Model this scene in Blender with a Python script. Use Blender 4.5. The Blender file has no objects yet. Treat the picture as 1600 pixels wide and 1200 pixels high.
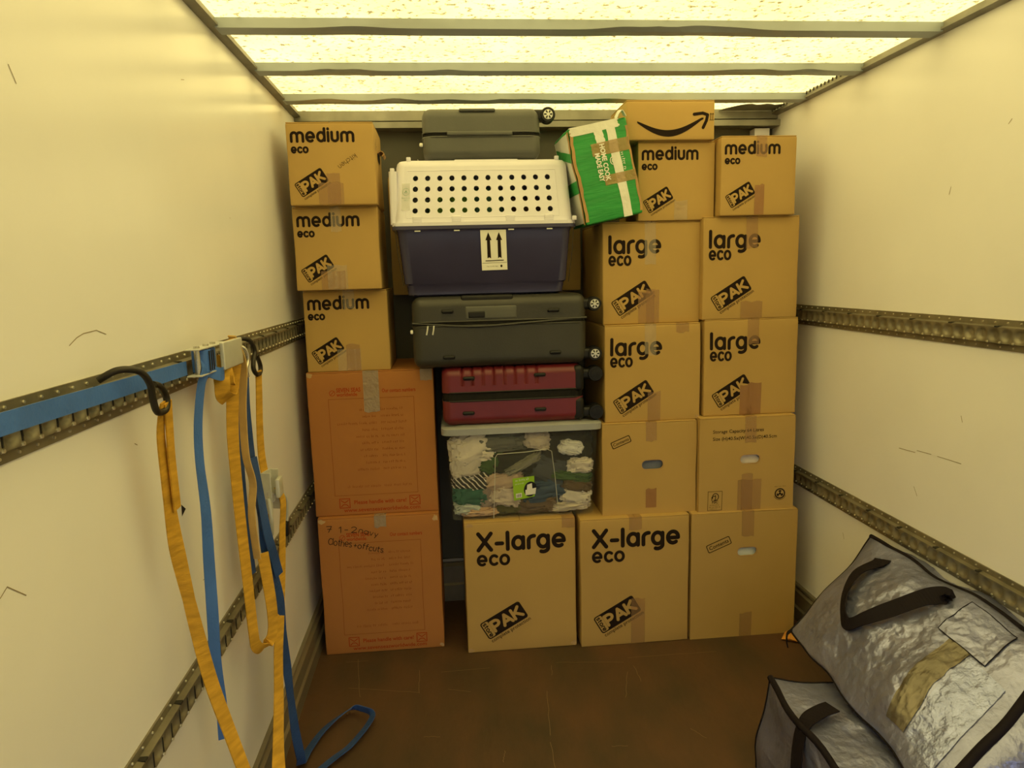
import bpy, bmesh, math, random
from mathutils import Vector, Matrix, noise
random.seed(7)
S = bpy.context.scene
COL = S.collection
PI = math.pi

# ------------------------------------------------------------------ camera
cam_d = bpy.data.cameras.new('camera')
cam = bpy.data.objects.new('camera', cam_d); COL.objects.link(cam)
r_ = Vector((0.99532, -0.09314, -0.02571)); u_ = Vector((0.03949, 0.14917, 0.98802)); f_ = Vector((0.08819, 0.98441, -0.15215))
M = Matrix((r_, u_, -f_)).transposed().to_4x4()
M.translation = Vector((-0.4235, 0.0, 1.443))
cam.matrix_world = M
cam_d.sensor_fit = 'HORIZONTAL'; cam_d.sensor_width = 36.0
cam_d.lens = 36.0 * 1091.57 / 1600.0
cam_d.clip_start = 0.02
S.camera = cam

# ------------------------------------------------------------------ sky, sun, exposure
SKY = 1.45
SUN = 6.6
EXPOSURE = 0.30
w = bpy.data.worlds.new('world'); S.world = w; w.use_nodes = True
bg = w.node_tree.nodes['Background']
bg.inputs[0].default_value = (0.86, 0.92, 1.0, 1); bg.inputs[1].default_value = SKY
sd = bpy.data.lights.new('sun', 'SUN'); sd.energy = SUN; sd.angle = math.radians(3.0); sd.color = (1.0, 0.93, 0.82)
sun = bpy.data.objects.new('sun', sd); COL.objects.link(sun)
sun.rotation_euler = Vector((-0.30, -0.55, -0.78)).to_track_quat('-Z', 'Y').to_euler()
sun.location = (3, 6, 8)
S.view_settings.view_transform = 'Standard'
S.view_settings.look = 'None'
S.view_settings.gamma = 1.0
S.view_settings.use_curve_mapping = False
S.view_settings.exposure = EXPOSURE
S.cycles.max_bounces = 16; S.cycles.diffuse_bounces = 10; S.cycles.transparent_max_bounces = 16

# ------------------------------------------------------------------ materials
MATS = {}
def mat(name, col, rough=0.6, metal=0.0, var=0.0, scale=8.0, bump=0.0, bscale=None, stretch=(1, 1, 1), spec=0.5, col2=None, detail=4.0, coat=0.0):
    if name in MATS: return MATS[name]
    m = bpy.data.materials.new(name); m.use_nodes = True
    nt = m.node_tree; b = nt.nodes['Principled BSDF']
    b.inputs['Roughness'].default_value = rough; b.inputs['Metallic'].default_value = metal
    b.inputs['Specular IOR Level'].default_value = spec
    b.inputs['Coat Weight'].default_value = coat
    c = (*col, 1)
    if var > 0 or col2:
        tc = nt.nodes.new('ShaderNodeTexCoord'); mp = nt.nodes.new('ShaderNodeMapping'); mp.inputs['Scale'].default_value = stretch
        nz = nt.nodes.new('ShaderNodeTexNoise'); nz.inputs['Scale'].default_value = scale; nz.inputs['Detail'].default_value = detail
        rp = nt.nodes.new('ShaderNodeValToRGB')
        if col2: lo, hi = (*col2, 1), c
        else: lo = tuple(v * (1 - var) for v in col) + (1,); hi = tuple(min(1, v * (1 + var)) for v in col) + (1,)
        rp.color_ramp.elements[0].color = lo; rp.color_ramp.elements[1].color = hi
        rp.color_ramp.elements[0].position = 0.32; rp.color_ramp.elements[1].position = 0.68
        nt.links.new(tc.outputs['Object'], mp.inputs[0]); nt.links.new(mp.outputs[0], nz.inputs['Vector'])
        nt.links.new(nz.outputs[0], rp.inputs[0]); nt.links.new(rp.outputs[0], b.inputs['Base Color'])
    else:
        b.inputs['Base Color'].default_value = c
    if bump > 0:
        tc2 = nt.nodes.new('ShaderNodeTexCoord'); mp2 = nt.nodes.new('ShaderNodeMapping'); mp2.inputs['Scale'].default_value = stretch
        n2 = nt.nodes.new('ShaderNodeTexNoise'); n2.inputs['Scale'].default_value = bscale or scale * 3; n2.inputs['Detail'].default_value = 5
        bp = nt.nodes.new('ShaderNodeBump'); bp.inputs['Strength'].default_value = bump; bp.inputs['Distance'].default_value = 0.01
        nt.links.new(tc2.outputs['Object'], mp2.inputs[0]); nt.links.new(mp2.outputs[0], n2.inputs['Vector'])
        nt.links.new(n2.outputs[0], bp.inputs['Height']); nt.links.new(bp.outputs[0], b.inputs['Normal'])
    MATS[name] = m
    return m

def film(name, col, opacity, rough=0.3, bump=0.0, bscale=60, gloss=True):
    """thin see-through sheet: transparent mixed with a coloured glossy plastic"""
    m = bpy.data.materials.new(name); m.use_nodes = True
    nt = m.node_tree; b = nt.nodes['Principled BSDF']; out = nt.nodes['Material Output']
    b.inputs['Base Color'].default_value = (*col, 1); b.inputs['Roughness'].default_value = rough
    t = nt.nodes.new('ShaderNodeBsdfTransparent'); mx = nt.nodes.new('ShaderNodeMixShader')
    mx.inputs[0].default_value = opacity
    nt.links.new(t.outputs[0], mx.inputs[1]); nt.links.new(b.outputs[0], mx.inputs[2]); nt.links.new(mx.outputs[0], out.inputs[0])
    if bump:
        tc = nt.nodes.new('ShaderNodeTexCoord'); n2 = nt.nodes.new('ShaderNodeTexNoise'); n2.inputs['Scale'].default_value = bscale
        bp = nt.nodes.new('ShaderNodeBump'); bp.inputs['Strength'].default_value = bump; bp.inputs['Distance'].default_value = 0.01
        nt.links.new(tc.outputs['Object'], n2.inputs['Vector']); nt.links.new(n2.outputs[0], bp.inputs['Height']); nt.links.new(bp.outputs[0], b.inputs['Normal'])
    MATS[name] = m
    return m

def roof_material():
    m = bpy.data.materials.new('translucent_roof'); m.use_nodes = True
    nt = m.node_tree; nt.nodes.remove(nt.nodes['Principled BSDF']); out = nt.nodes['Material Output']
    tr = nt.nodes.new('ShaderNodeBsdfTranslucent'); tp = nt.nodes.new('ShaderNodeBsdfTransparent'); df = nt.nodes.new('ShaderNodeBsdfDiffuse')
    tc = nt.nodes.new('ShaderNodeTexCoord')
    n1 = nt.nodes.new('ShaderNodeTexNoise'); n1.inputs['Scale'].default_value = 55; n1.inputs['Detail'].default_value = 6; n1.inputs['Roughness'].default_value = 0.7
    r1 = nt.nodes.new('ShaderNodeValToRGB')
    r1.color_ramp.elements[0].position = 0.385; r1.color_ramp.elements[0].color = (0.20, 0.15, 0.055, 1)
    r1.color_ramp.elements[1].position = 0.455; r1.color_ramp.elements[1].color = ROOF_C
    n2 = nt.nodes.new('ShaderNodeTexNoise'); n2.inputs['Scale'].default_value = 3.0; n2.inputs['Detail'].default_value = 3
    r2 = nt.nodes.new('ShaderNodeValToRGB')
    r2.color_ramp.elements[0].position = 0.35; r2.color_ramp.elements[0].color = (0.80, 0.78, 0.72, 1)
    r2.color_ramp.elements[1].position = 0.65; r2.color_ramp.elements[1].color = (1, 1, 1, 1)
    mul = nt.nodes.new('ShaderNodeMix'); mul.data_type = 'RGBA'; mul.blend_type = 'MULTIPLY'; mul.inputs[0].default_value = 1.0
    L = nt.links.new
    L(tc.outputs['Object'], n1.inputs['Vector']); L(tc.outputs['Object'], n2.inputs['Vector'])
    L(n1.outputs[0], r1.inputs[0]); L(n2.outputs[0], r2.inputs[0])
    L(r1.outputs[0], mul.inputs[6]); L(r2.outputs[0], mul.inputs[7])
    L(mul.outputs[2], tr.inputs[0])
    tp.inputs[0].default_value = (1.0, 0.86, 0.55, 1)
    df.inputs[0].default_value = (0.75, 0.66, 0.42, 1)
    m1 = nt.nodes.new('ShaderNodeMixShader'); m1.inputs[0].default_value = 0.22
    L(tr.outputs[0], m1.inputs[1]); L(df.outputs[0], m1.inputs[2])
    m2 = nt.nodes.new('ShaderNodeMixShader'); m2.inputs[0].default_value = 0.004
    L(m1.outputs[0], m2.inputs[1]); L(tp.outputs[0], m2.inputs[2])
    L(m2.outputs[0], out.inputs[0])
    MATS['roof'] = m
    return m
ROOF_C = (0.95, 0.785, 0.285, 1)
roof_material()

mat('wall', (0.82, 0.81, 0.82), 0.20, var=0.03, scale=2.2, bump=0.006, bscale=5, spec=0.20)
mat('floor', (0.105, 0.048, 0.020), 0.60, col2=(0.050, 0.032, 0.014), var=.2, scale=5, bump=0.15, bscale=60, stretch=(1, .45, 1))
mat('bulkhead', (0.10, 0.095, 0.075), 0.6, var=0.12, scale=3)
mat('alu', (0.42, 0.41, 0.34), 0.42, 0.55, var=0.12, scale=10)
mat('alu_bar', (0.33, 0.37, 0.40), 0.5, 0.2, var=0.12, scale=7, stretch=(.3, 1, 1))
mat('cant', (0.27, 0.26, 0.22), 0.5, 0.4, var=0.15, scale=12)
mat('rail', (0.24, 0.215, 0.155), 0.42, 0.55, var=0.25, scale=14, bump=0.05, bscale=40)
mat('rivet_and_glint', (0.75, 0.72, 0.60), 0.3, 0.8)
mat('dark_slot', (0.02, 0.017, 0.012), 0.8)
mat('kick', (0.24, 0.21, 0.15), 0.45, 0.5, var=0.15, scale=8, stretch=(1, .2, 1))
mat('shutter', (0.55, 0.53, 0.47), 0.5)
mat('asphalt', (0.10, 0.10, 0.10), 0.9, var=.2, scale=30)
mat('scratch', (0.22, 0.145, 0.07), 0.8)
mat('scuff', (0.26, 0.20, 0.12), 0.8)
mat('card', (0.455, 0.295, 0.098), 0.78, var=0.05, scale=3, bump=0.05, bscale=14, spec=0.25)
mat('card_edge', (0.42, 0.25, 0.10), 0.85, var=0.1, scale=20)
mat('card_orange', (0.38, 0.155, 0.042), 0.75, var=0.05, scale=3, bump=0.05, bscale=14, spec=0.25)
mat('ink', (0.016, 0.009, 0.006), 0.8, spec=0.15)
mat('ink_pen', (0.03, 0.018, 0.012), 0.8, spec=0.15)
mat('ink_red', (0.34, 0.045, 0.010), 0.8, spec=0.15)
mat('ink_dull', (0.26, 0.085, 0.020), 0.8, spec=0.15)
film('tape', (0.44, 0.25, 0.12), 0.42, 0.25, 0.25, 50)
film('tape_brown', (0.36, 0.18, 0.07), 0.80, 0.28, 0.25, 50)
film('tape_tan', (0.42, 0.27, 0.10), 0.66, 0.28, 0.4, 60)
film('tape_grey', (0.40, 0.33, 0.24), 0.62, 0.22, 0.6, 70)
film('tape_clear', (0.62, 0.52, 0.38), 0.30, 0.15, 0.7, 70)
mat('tape_white', (0.72, 0.72, 0.66), 0.35, var=.04, scale=20, bump=0.2, bscale=50)
mat('green', (0.015, 0.27, 0.045), 0.5, var=0.12, scale=12, bump=0.25, bscale=30, stretch=(.4, 1, 3))
mat('white_paper', (0.75, 0.74, 0.68), 0.6)
mat('crate_white', (0.70, 0.69, 0.78), 0.38, var=.02, scale=6)
mat('crate_navy', (0.044, 0.042, 0.10), 0.20, var=0.1, scale=4)
mat('black_case', (0.032, 0.031, 0.025), 0.42, var=0.15, scale=6, bump=0.04, bscale=160)
mat('grey_case', (0.085, 0.086, 0.075), 0.45, var=0.1, scale=6, bump=0.04, bscale=160)
mat('red_case', (0.135, 0.012, 0.018), 0.38, var=0.08, scale=6)
mat('black_plastic', (0.009, 0.0085, 0.008), 0.42, spec=.3)
mat('zip', (0.012, 0.011, 0.010), 0.8, var=.2, scale=60, spec=.2)
mat('silver_hub', (0.66, 0.66, 0.62), 0.3, 0.4)
mat('chrome', (0.62, 0.60, 0.53), 0.25, 0.85)
mat('zinc', (0.60, 0.60, 0.55), 0.42, 0.35, var=.06, scale=20)
mat('lid', (0.30, 0.31, 0.32), 0.35, var=.06, scale=12)
film('clear_plastic', (0.40, 0.42, 0.40), 0.075, 0.10, 0.04, 6)
mat('lime', (0.28, 0.50, 0.012), 0.45)
mat('yellow_web', (0.56, 0.31, 0.035), 0.75, var=0.18, scale=30, bump=0.15, bscale=160, stretch=(.6, .6, 3), spec=.2)
mat('tan_web', (0.55, 0.36, 0.12), 0.7, var=0.1, scale=25)
mat('blue_web', (0.050, 0.15, 0.52), 0.55, var=0.12, scale=12, bump=0.15, bscale=150)
mat('navy_web', (0.022, 0.066, 0.23), 0.5, var=0.2, scale=12, bump=0.15, bscale=150)
mat('hook_black', (0.035, 0.03, 0.022), 0.45, 0.5)
mat('foil', (0.29, 0.31, 0.50), 0.36, 0.70, var=0.25, scale=7, bump=0.6, bscale=34)
mat('foil_gold', (0.17, 0.150, 0.115), 0.36, 0.62, var=0.16, scale=14, bump=0.6, bscale=20)
mat('foil_bright', (0.33, 0.37, 0.62), 0.30, 0.62, var=0.16, scale=30, bump=0.7, bscale=50)
mat('black_web', (0.010, 0.007, 0.010), 0.75, bump=0.1, bscale=200, spec=.15)
mat('orange_bit', (0.75, 0.34, 0.06), 0.6)

# ------------------------------------------------------------------ geometry helpers
class MB:
    def __init__(s): s.v = []; s.f = []
    def add(s, vs, fs):
        o = len(s.v); s.v += [tuple(v) for v in vs]; s.f += [tuple(i + o for i in f) for f in fs]; return s
    def box(s, x0, x1, y0, y1, z0, z1):
        v = [(x, y, z) for z in (z0, z1) for y in (y0, y1) for x in (x0, x1)]
        return s.add(v, [(0, 2, 3, 1), (4, 5, 7, 6), (0, 1, 5, 4), (2, 6, 7, 3), (0, 4, 6, 2), (1, 3, 7, 5)])
    def quad(s, a, b, c, d): return s.add([a, b, c, d], [(0, 1, 2, 3)])
    def tube(s, path, r, n=8, closed=False):
        P = [Vector(p) for p in path]; N = len(P); rr = r if hasattr(r, '__len__') else [r] * N
        vs = []; prev = None
        for i in range(N):
            a = P[i - 1] if (i > 0 or closed) else P[i]; b = P[(i + 1) % N] if (i < N - 1 or closed) else P[i]
            t = (b - a).normalized()
            if prev is None:
                ref = Vector((0, 0, 1)) if abs(t.z) < .9 else Vector((1, 0, 0)); e = t.cross(ref).normalized()
            else:
                e = (prev - t * prev.dot(t)).normalized()
            prev = e; g = t.cross(e)
            for k in range(n):
                a_ = 2 * PI * k / n; vs.append(P[i] + (e * math.cos(a_) + g * math.sin(a_)) * rr[i])
        fs = []
        for i in range(N if closed else N - 1):
            j = (i + 1) % N
            for k in range(n): fs.append((i * n + k, i * n + (k + 1) % n, j * n + (k + 1) % n, j * n + k))
        if not closed:
            fs.append(tuple(range(n - 1, -1, -1))); fs.append(tuple((N - 1) * n + k for k in range(n)))
        return s.add(vs, fs)
    def ribbon(s, path, wv, w, t):
        """flat webbing: path points, width directions, width, thickness"""
        P = [Vector(p) for p in path]; N = len(P); vs = []
        for i in range(N):
            a = P[max(i - 1, 0)]; b = P[min(i + 1, N - 1)]; d = (b - a).normalized()
            e = Vector(wv[i]); e = (e - d * e.dot(d)).normalized(); n = d.cross(e)
            ww = w[i] if hasattr(w, '__len__') else w
            for x, y in ((-1, -1), (1, -1), (1, 1), (-1, 1)): vs.append(P[i] + e * x * ww / 2 + n * y * t / 2)
        fs = [(3, 2, 1, 0), tuple(4 * (N - 1) + k for k in range(4))]
        for i in range(N - 1):
            for k in range(4): fs.append((4 * i + k, 4 * i + (k + 1) % 4, 4 * i + 4 + (k + 1) % 4, 4 * i + 4 + k))
        return s.add(vs, fs)
    def lathe(s, prof, c, axis='y', n=20):
        """prof: list of (radius, offset along axis)"""
        vs = []; m = len(prof)
        for k in range(n):
            a = 2 * PI * k / n
            for r, o in prof:
                x, z = r * math.cos(a), r * math.sin(a)
                p = {'y': (x, o, z), 'x': (o, x, z), 'z': (x, z, o)}[axis]
                vs.append((c[0] + p[0], c[1] + p[1], c[2] + p[2]))
        fs = []
        for k in range(n):
            j = (k + 1) % n
            for i in range(m - 1): fs.append((k * m + i, k * m + i + 1, j * m + i + 1, j * m + i))
        fs.append(tuple(k * m for k in range(n))[::-1]); fs.append(tuple(k * m + m - 1 for k in range(n)))
        return s.add(vs, fs)
    def poly(s, pts): return s.add(pts, [tuple(range(len(pts)))])
    def rgrid(s, x0, x1, y0, y1, z0, z1, r, n=6, k=3):
        """rounded box with gridded faces"""
        lo = (x0, y0, z0); hi = (x1, y1, z1); ax = []
        for a in range(3):
            L = hi[a] - lo[a]; rr = min(r, L / 2 * .98)
            c = [lo[a] + rr * (1 - math.cos(j / k * PI / 2)) if False else lo[a] + rr * j / k for j in range(k)]
            c += [lo[a] + rr + (L - 2 * rr) * j / n for j in range(n + 1)]
            c += [hi[a] - rr * (k - 1 - j) / k for j in range(k)]
            ax.append(c)
        idx = {}; vs = []
        def V(p):
            key = tuple(round(q, 6) for q in p)
            if key in idx: return idx[key]
            q = Vector([min(max(p[a], lo[a] + r), hi[a] - r) if hi[a] - lo[a] > 2 * r else (lo[a] + hi[a]) / 2 for a in range(3)])
            d = Vector(p) - q; m = max(abs(d.x), abs(d.y), abs(d.z))
            if m > 1e-9 and d.length > 1e-9:
                nz = sum(1 for a in range(3) if abs(d[a]) > 1e-9)
                if nz > 1: p = q + d.normalized() * min(m, r * 1.0)
            idx[key] = len(vs); vs.append(tuple(p)); return idx[key]
        fs = []
        for a in range(3):
            b, c = (a + 1) % 3, (a + 2) % 3
            for side in (0, 1):
                for i in range(len(ax[b]) - 1):
                    for j in range(len(ax[c]) - 1):
                        q = []
                        for di, dj in ((0, 0), (1, 0), (1, 1), (0, 1)):
                            p = [0, 0, 0]; p[a] = lo[a] if side == 0 else hi[a]; p[b] = ax[b][i + di]; p[c] = ax[c][j + dj]; q.append(V(p))
                        fs.append(tuple(q) if side else tuple(q[::-1]))
        return s.add(vs, fs)
    def build(s, name, m, parent=None, smooth=False, warp=None):
        me = bpy.data.meshes.new(name)
        vs = s.v if warp is None else [tuple(warp(Vector(v))) for v in s.v]
        me.from_pydata(vs, [], s.f); me.update()
        if smooth: me.polygons.foreach_set('use_smooth', [True] * len(me.polygons))
        me.materials.append(MATS[m] if isinstance(m, str) else m)
        o = bpy.data.objects.new(name, me); COL.objects.link(o)
        if parent: o.parent = parent
        if smooth:
            try: me.set_sharp_from_angle(angle=math.radians(50))
            except Exception: pass
        return o

def empty(name, loc, label, cat, group=None, rot=(0, 0, 0)):
    o = bpy.data.objects.new(name, None); COL.objects.link(o); o.location = loc; o.rotation_euler = rot; o.empty_display_size = .05
    o['label'] = label; o['category'] = cat
    if group: o['group'] = group
    return o
def tag(o, label, cat=None, group=None, kind=None):
    o['label'] = label
    if cat: o['category'] = cat
    if group: o['group'] = group
    if kind: o['kind'] = kind
    return o
def catmull(P, n=8):
    P = [Vector(p) for p in P]; out = []
    for i in range(len(P) - 1):
        p0 = P[max(i - 1, 0)]; p1 = P[i]; p2 = P[i + 1]; p3 = P[min(i + 2, len(P) - 1)]
        for k in range(n):
            t = k / n
            out.append(0.5 * (2 * p1 + (p2 - p0) * t + (2 * p0 - 5 * p1 + 4 * p2 - p3) * t * t + (-p0 + 3 * p1 - 3 * p2 + p3) * t ** 3))
    out.append(P[-1]); return out

# ------------------------------------------------------------------ stroke lettering (rounded sans)
def arc(cx, cy, rx, ry, a0, a1, n=14):
    return [(cx + rx * math.cos(math.radians(a0 + (a1 - a0) * i / n)), cy + ry * math.sin(math.radians(a0 + (a1 - a0) * i / n))) for i in range(n + 1)]
def glyph(ch):
    A = 1.42
    if ch == 'm': return 1.25, [[(0, 0), (0, .66)] + arc(.31, .66, .31, .34, 180, 0) + [(.62, 0)], [(.62, .66)] + arc(.935, .66, .315, .34, 180, 0) + [(1.25, 0)]]
    if ch == 'n': return .66, [[(0, 0), (0, .66)] + arc(.33, .66, .33, .34, 180, 0) + [(.66, 0)]]
    if ch == 'e': return .78, [[(.04, .46), (.78, .46)] + arc(.39, .5, .39, .5, 0, 305, 26)]
    if ch == 'd': return .74, [arc(.37, .5, .37, .5, 0, 360, 26), [(.74, 0.05), (.74, A)]]
    if ch == 'p': return .74, [arc(.37, .5, .37, .5, 0, 360, 26), [(0, -.42), (0, .95)]]
    if ch == 'b': return .74, [arc(.37, .5, .37, .5, 0, 360, 26), [(0, 0.05), (0, A)]]
    if ch == 'i': return 0.0, [[(0, 0), (0, 1)], [(0, 1.36), (0, 1.40)]]
    if ch == 'u': return .64, [[(0, 1), (0, .34)] + arc(.32, .34, .32, .34, 180, 360) + [(.64, 1)]]
    if ch == 'l': return 0.0, [[(0, 0), (0, A)]]
    if ch == 'a': return .74, [arc(.37, .5, .37, .5, 0, 360, 26), [(.74, 0), (.74, .95)]]
    if ch == 'r': return .30, [[(0, 0), (0, .62)] + arc(.38, .62, .38, .38, 180, 85)]
    if ch == 'g': return .74, [arc(.37, .5, .37, .5, 0, 360, 26), [(.74, .95), (.74, -.08)] + arc(.37, -.08, .37, .34, 0, -115)]
    if ch == 'c': return .62, [arc(.39, .5, .39, .5, 48, 312, 22)]
    if ch == 'o': return .80, [arc(.40, .5, .40, .5, 0, 360, 28)]
    if ch == 's': return .56, [arc(.28, .76, .27, .24, 40, 250, 12) + arc(.28, .26, .28, .26, 80, -140, 12)]
    if ch == 't': return .45, [[(.18, 1.3), (.18, .25)] + arc(.38, .25, .2, .25, 180, 275, 8), [(0, .95), (.45, .95)]]
    if ch == 'h': return .66, [[(0, 0), (0, A)], [(0, .6)] + arc(.33, .62, .33, .38, 180, 0) + [(.66, 0)]]
    if ch == 'f': return .45, [[(.15, 0), (.15, 1.1)] + arc(.4, 1.1, .25, .3, 180, 90, 8), [(0, .9), (.42, .9)]]
    if ch == 'y': return .6, [[(0, 1), (.3, .1)], [(.6, 1), (.15, -.45)]]
    if ch == 'v': return .6, [[(0, 1), (.3, 0), (.6, 1)]]
    if ch == 'k': return .6, [[(0, 0), (0, A)], [(.55, .95), (.05, .45)], [(.2, .6), (.6, 0)]]
    if ch == 'X': return .92, [[(0, 0), (.92, A)], [(0, A), (.92, 0)]]
    if ch == 'C': return .8, [arc(.5, .7, .5, .7, 45, 315, 20)]
    if ch == 'P': return .85, [[(0, 0), (0, 1.4), (.42, 1.4)] + arc(.42, 1.0, .42, .40, 90, -90, 12) + [(0.05, .6)]]
    if ch == 'A': return 1.05, [[(0, 0), (.52, 1.4), (1.05, 0)], [(.22, .42), (.84, .42)]]
    if ch == 'K': return .95, [[(0, 0), (0, 1.4)], [(.85, 1.4), (.06, .62)], [(.25, .82), (.95, 0)]]
    if ch == '-': return .42, [[(0, .52), (.42, .52)]]
    if ch == '7': return .7, [[(0, 1.3), (.7, 1.35), (.3, 0)], [(.15, .7), (.7, .72)]]
    if ch == '1': return .3, [[(0, 1.0), (.25, 1.3), (.25, 0)]]
    if ch == '2': return .7, [arc(.35, .95, .35, .35, 160, -30, 10) + [(0, 0), (.75, .05)]]
    if ch == '+': return .6, [[(.3, .2), (.3, .9)], [(0, .55), (.6, .55)]]
    return .5, []
def stroke(mb, pts, w, y, place):
    """flat round-ended stroke; pts are (u,v); place maps (u,v,layer) to 3D"""
    P = [Vector((p[0], p[1])) for p in pts]
    P = [P[0]] + [P[i] for i in range(1, len(P)) if (P[i] - P[i - 1]).length > 1e-6]
    if len(P) < 2: return
    # subdivide long runs
    Q = [P[0]]
    for i in range(1, len(P)):
        n = max(1, int((P[i] - P[i - 1]).length / 0.03))
        for k in range(1, n + 1): Q.append(P[i - 1].lerp(P[i], k / n))
    # split at sharp corners so mitres stay clean
    runs = [[Q[0]]]
    for i in range(1, len(Q)):
        runs[-1].append(Q[i])
        if i < len(Q) - 1:
            a = (Q[i] - Q[i - 1]).normalized(); b = (Q[i + 1] - Q[i]).normalized()
            if a.dot(b) < 0.75: runs.append([Q[i]])
    for R in runs:
        n = len(R); L = []; Rr = []
        for i in range(n):
            d = (R[min(i + 1, n - 1)] - R[max(i - 1, 0)]).normalized(); nn = Vector((-d.y, d.x)) * w / 2
            L.append(R[i] + nn); Rr.append(R[i] - nn)
        vs = [place(p.x, p.y, y) for p in L] + [place(p.x, p.y, y) for p in Rr]
        fs = [(n + i, n + i + 1, i + 1, i) for i in range(n - 1)]
        d0 = (R[0] - R[1]).normalized(); d1 = (R[-1] - R[-2]).normalized()
        for c, d in ((R[0], d0), (R[-1], d1)):
            a0 = math.atan2(d.y, d.x); o = len(vs); K = 7
            for k in range(K + 1):
                a = a0 - PI / 2 + PI * k / K; vs.append(place(c.x + w / 2 * math.cos(a), c.y + w / 2 * math.sin(a), y))
            fs.append(tuple(range(o, o + K + 1)))
        mb.add(vs, fs)
def word(mb, text, u0, v0, width, xh, sw, layer, place, gap=.40, ang=0.0, wob=0.0):
    """lay out stroke text: left u0, baseline v0, overall width, x-height (outer), stroke width"""
    x = 0; items = []
    for ch in text:
        if ch == ' ': x += .55; continue
        adv, st = glyph(ch); items.append((x, st)); x += adv + gap
    tot = max(x - gap, .01); sx = (width - sw) / tot; sy = xh - sw
    ca, sa = math.cos(ang), math.sin(ang); rnd = random.Random(len(text) * 7 + int(abs(u0) * 1000))
    for x, st in items:
        oy = rnd.uniform(-wob, wob)
        for s_ in st:
            pts = []
            for p in s_:
                a = sw / 2 + (x + p[0]) * sx; b = sw / 2 + (p[1] + oy) * sy
                pts.append((u0 + a * ca - b * sa, v0 + a * sa + b * ca))
            stroke(mb, pts, sw, layer, place)
FONT_CACHE = {}
def typeset(mb, text, u0, v0, width, layer, place, ang=0.0, height=None, align='L', bold=0.0):
    """small printed text from the built-in font"""
    key = (text, bold)
    if key not in FONT_CACHE:
        cv = bpy.data.curves.new('type', 'FONT'); cv.body = text; cv.size = 1.0; cv.resolution_u = 2; cv.offset = bold
        o = bpy.data.objects.new('type', cv); COL.objects.link(o)
        bpy.context.view_layer.update(); dg = bpy.context.evaluated_depsgraph_get()
        me = bpy.data.meshes.new_from_object(o.evaluated_get(dg))
        FONT_CACHE[key] = ([v.co.copy() for v in me.vertices], [tuple(p.vertices) for p in me.polygons])
        bpy.data.objects.remove(o); bpy.data.curves.remove(cv); bpy.data.meshes.remove(me)
    vs, fs = FONT_CACHE[key]
    xs = [v.x for v in vs]; x0, x1 = min(xs), max(xs)
    sx = width / (x1 - x0) if width else height; sy = height if height else sx
    if not width: width = (x1 - x0) * sx
    off = -width if align == 'R' else 0
    ca, sa = math.cos(ang), math.sin(ang)
    mb.add([place(u0 + ((v.x - x0) * sx + off) * ca - v.y * sy * sa, v0 + ((v.x - x0) * sx + off) * sa + v.y * sy * ca, layer) for v in vs], fs)
def pseudo(mb, u0, v0, width, xh, layer, place, ang=0.0, seed=1, align='L'):
    """print too small to read in the photograph: a run of tiny letter-like strokes"""
    rnd = random.Random(seed); ca, sa = math.cos(ang), math.sin(ang)
    if align == 'R': u0, v0 = u0 - width * ca, v0 - width * sa
    x = 0.0
    while x < width:
        k = rnd.randint(2, 7)
        for _ in range(k):
            if x >= width: break
            hgt = xh * rnd.choice((.7, .7, .72, 1.0)); pw = xh * .16
            q = [(x, 0), (x + pw, 0), (x + pw, hgt), (x, hgt)]; mb.poly([place(u0 + a * ca - b * sa, v0 + a * sa + b * ca, layer) for a, b in q])
            if rnd.random() < .75:
                y_ = rnd.choice((0, .3, .58)) * xh; q = [(x, y_), (x + xh * .45, y_), (x + xh * .45, y_ + pw * .9), (x, y_ + pw * .9)]; mb.poly([place(u0 + a * ca - b * sa, v0 + a * sa + b * ca, layer + .0001) for a, b in q])
            x += xh * rnd.uniform(.5, .7)
        x += xh * .5
def rrect(u0, v0, w_, h_, r, ang, ou, ov, n=5):
    pts = []
    for cx, cy, a in ((u0 + w_ - r, v0 + r, -90), (u0 + w_ - r, v0 + h_ - r, 0), (u0 + r, v0 + h_ - r, 90), (u0 + r, v0 + r, 180)):
        for k in range(n + 1):
            t = math.radians(a + 90 * k / n); pts.append((cx + r * math.cos(t), cy + r * math.sin(t)))
    ca, sa = math.cos(ang), math.sin(ang)
    return [(ou + p[0] * ca - p[1] * sa, ov + p[0] * sa + p[1] * ca) for p in pts]

# ------------------------------------------------------------------ the van
W = 1.0; H = 2.1095; YF = 3.02; YR = -0.75
floor = MB().box(-W - .03, W + .03, YR, YF + .02, -.04, 0).build('floor', 'floor'); tag(floor, 'dark brown scratched plywood van floor', kind='structure')
wl = MB().box(-W - .03, -W, YR, YF, 0, H + .04).build('wall_left', 'wall'); tag(wl, 'cream smooth van side wall behind the hanging straps', kind='structure')
wr = MB().box(W, W + .03, YR, YF, 0, H + .04).build('wall_right', 'wall'); tag(wr, 'cream smooth van side wall beside the silver bags', kind='structure')
wf = MB().box(-W - .03, W + .03, YF, YF + .03, 0, H + .04).build('wall_front', 'bulkhead'); tag(wf, 'dark grey bulkhead behind the stacked boxes', kind='structure')
roof = MB().box(-W - .03, W + .03, YR, YF + .03, H + .004, H + .0065)
# a single sheet: keep only the lower skin
roof = MB().quad((-W - .03, YR, H + .004), (-W - .03, YF + .03, H + .004), (W + .03, YF + .03, H + .004), (W + .03, YR, H + .004)).build('ceiling', 'roof')
tag(roof, 'translucent cream fibreglass van roof with daylight coming through', kind='structure')
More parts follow.
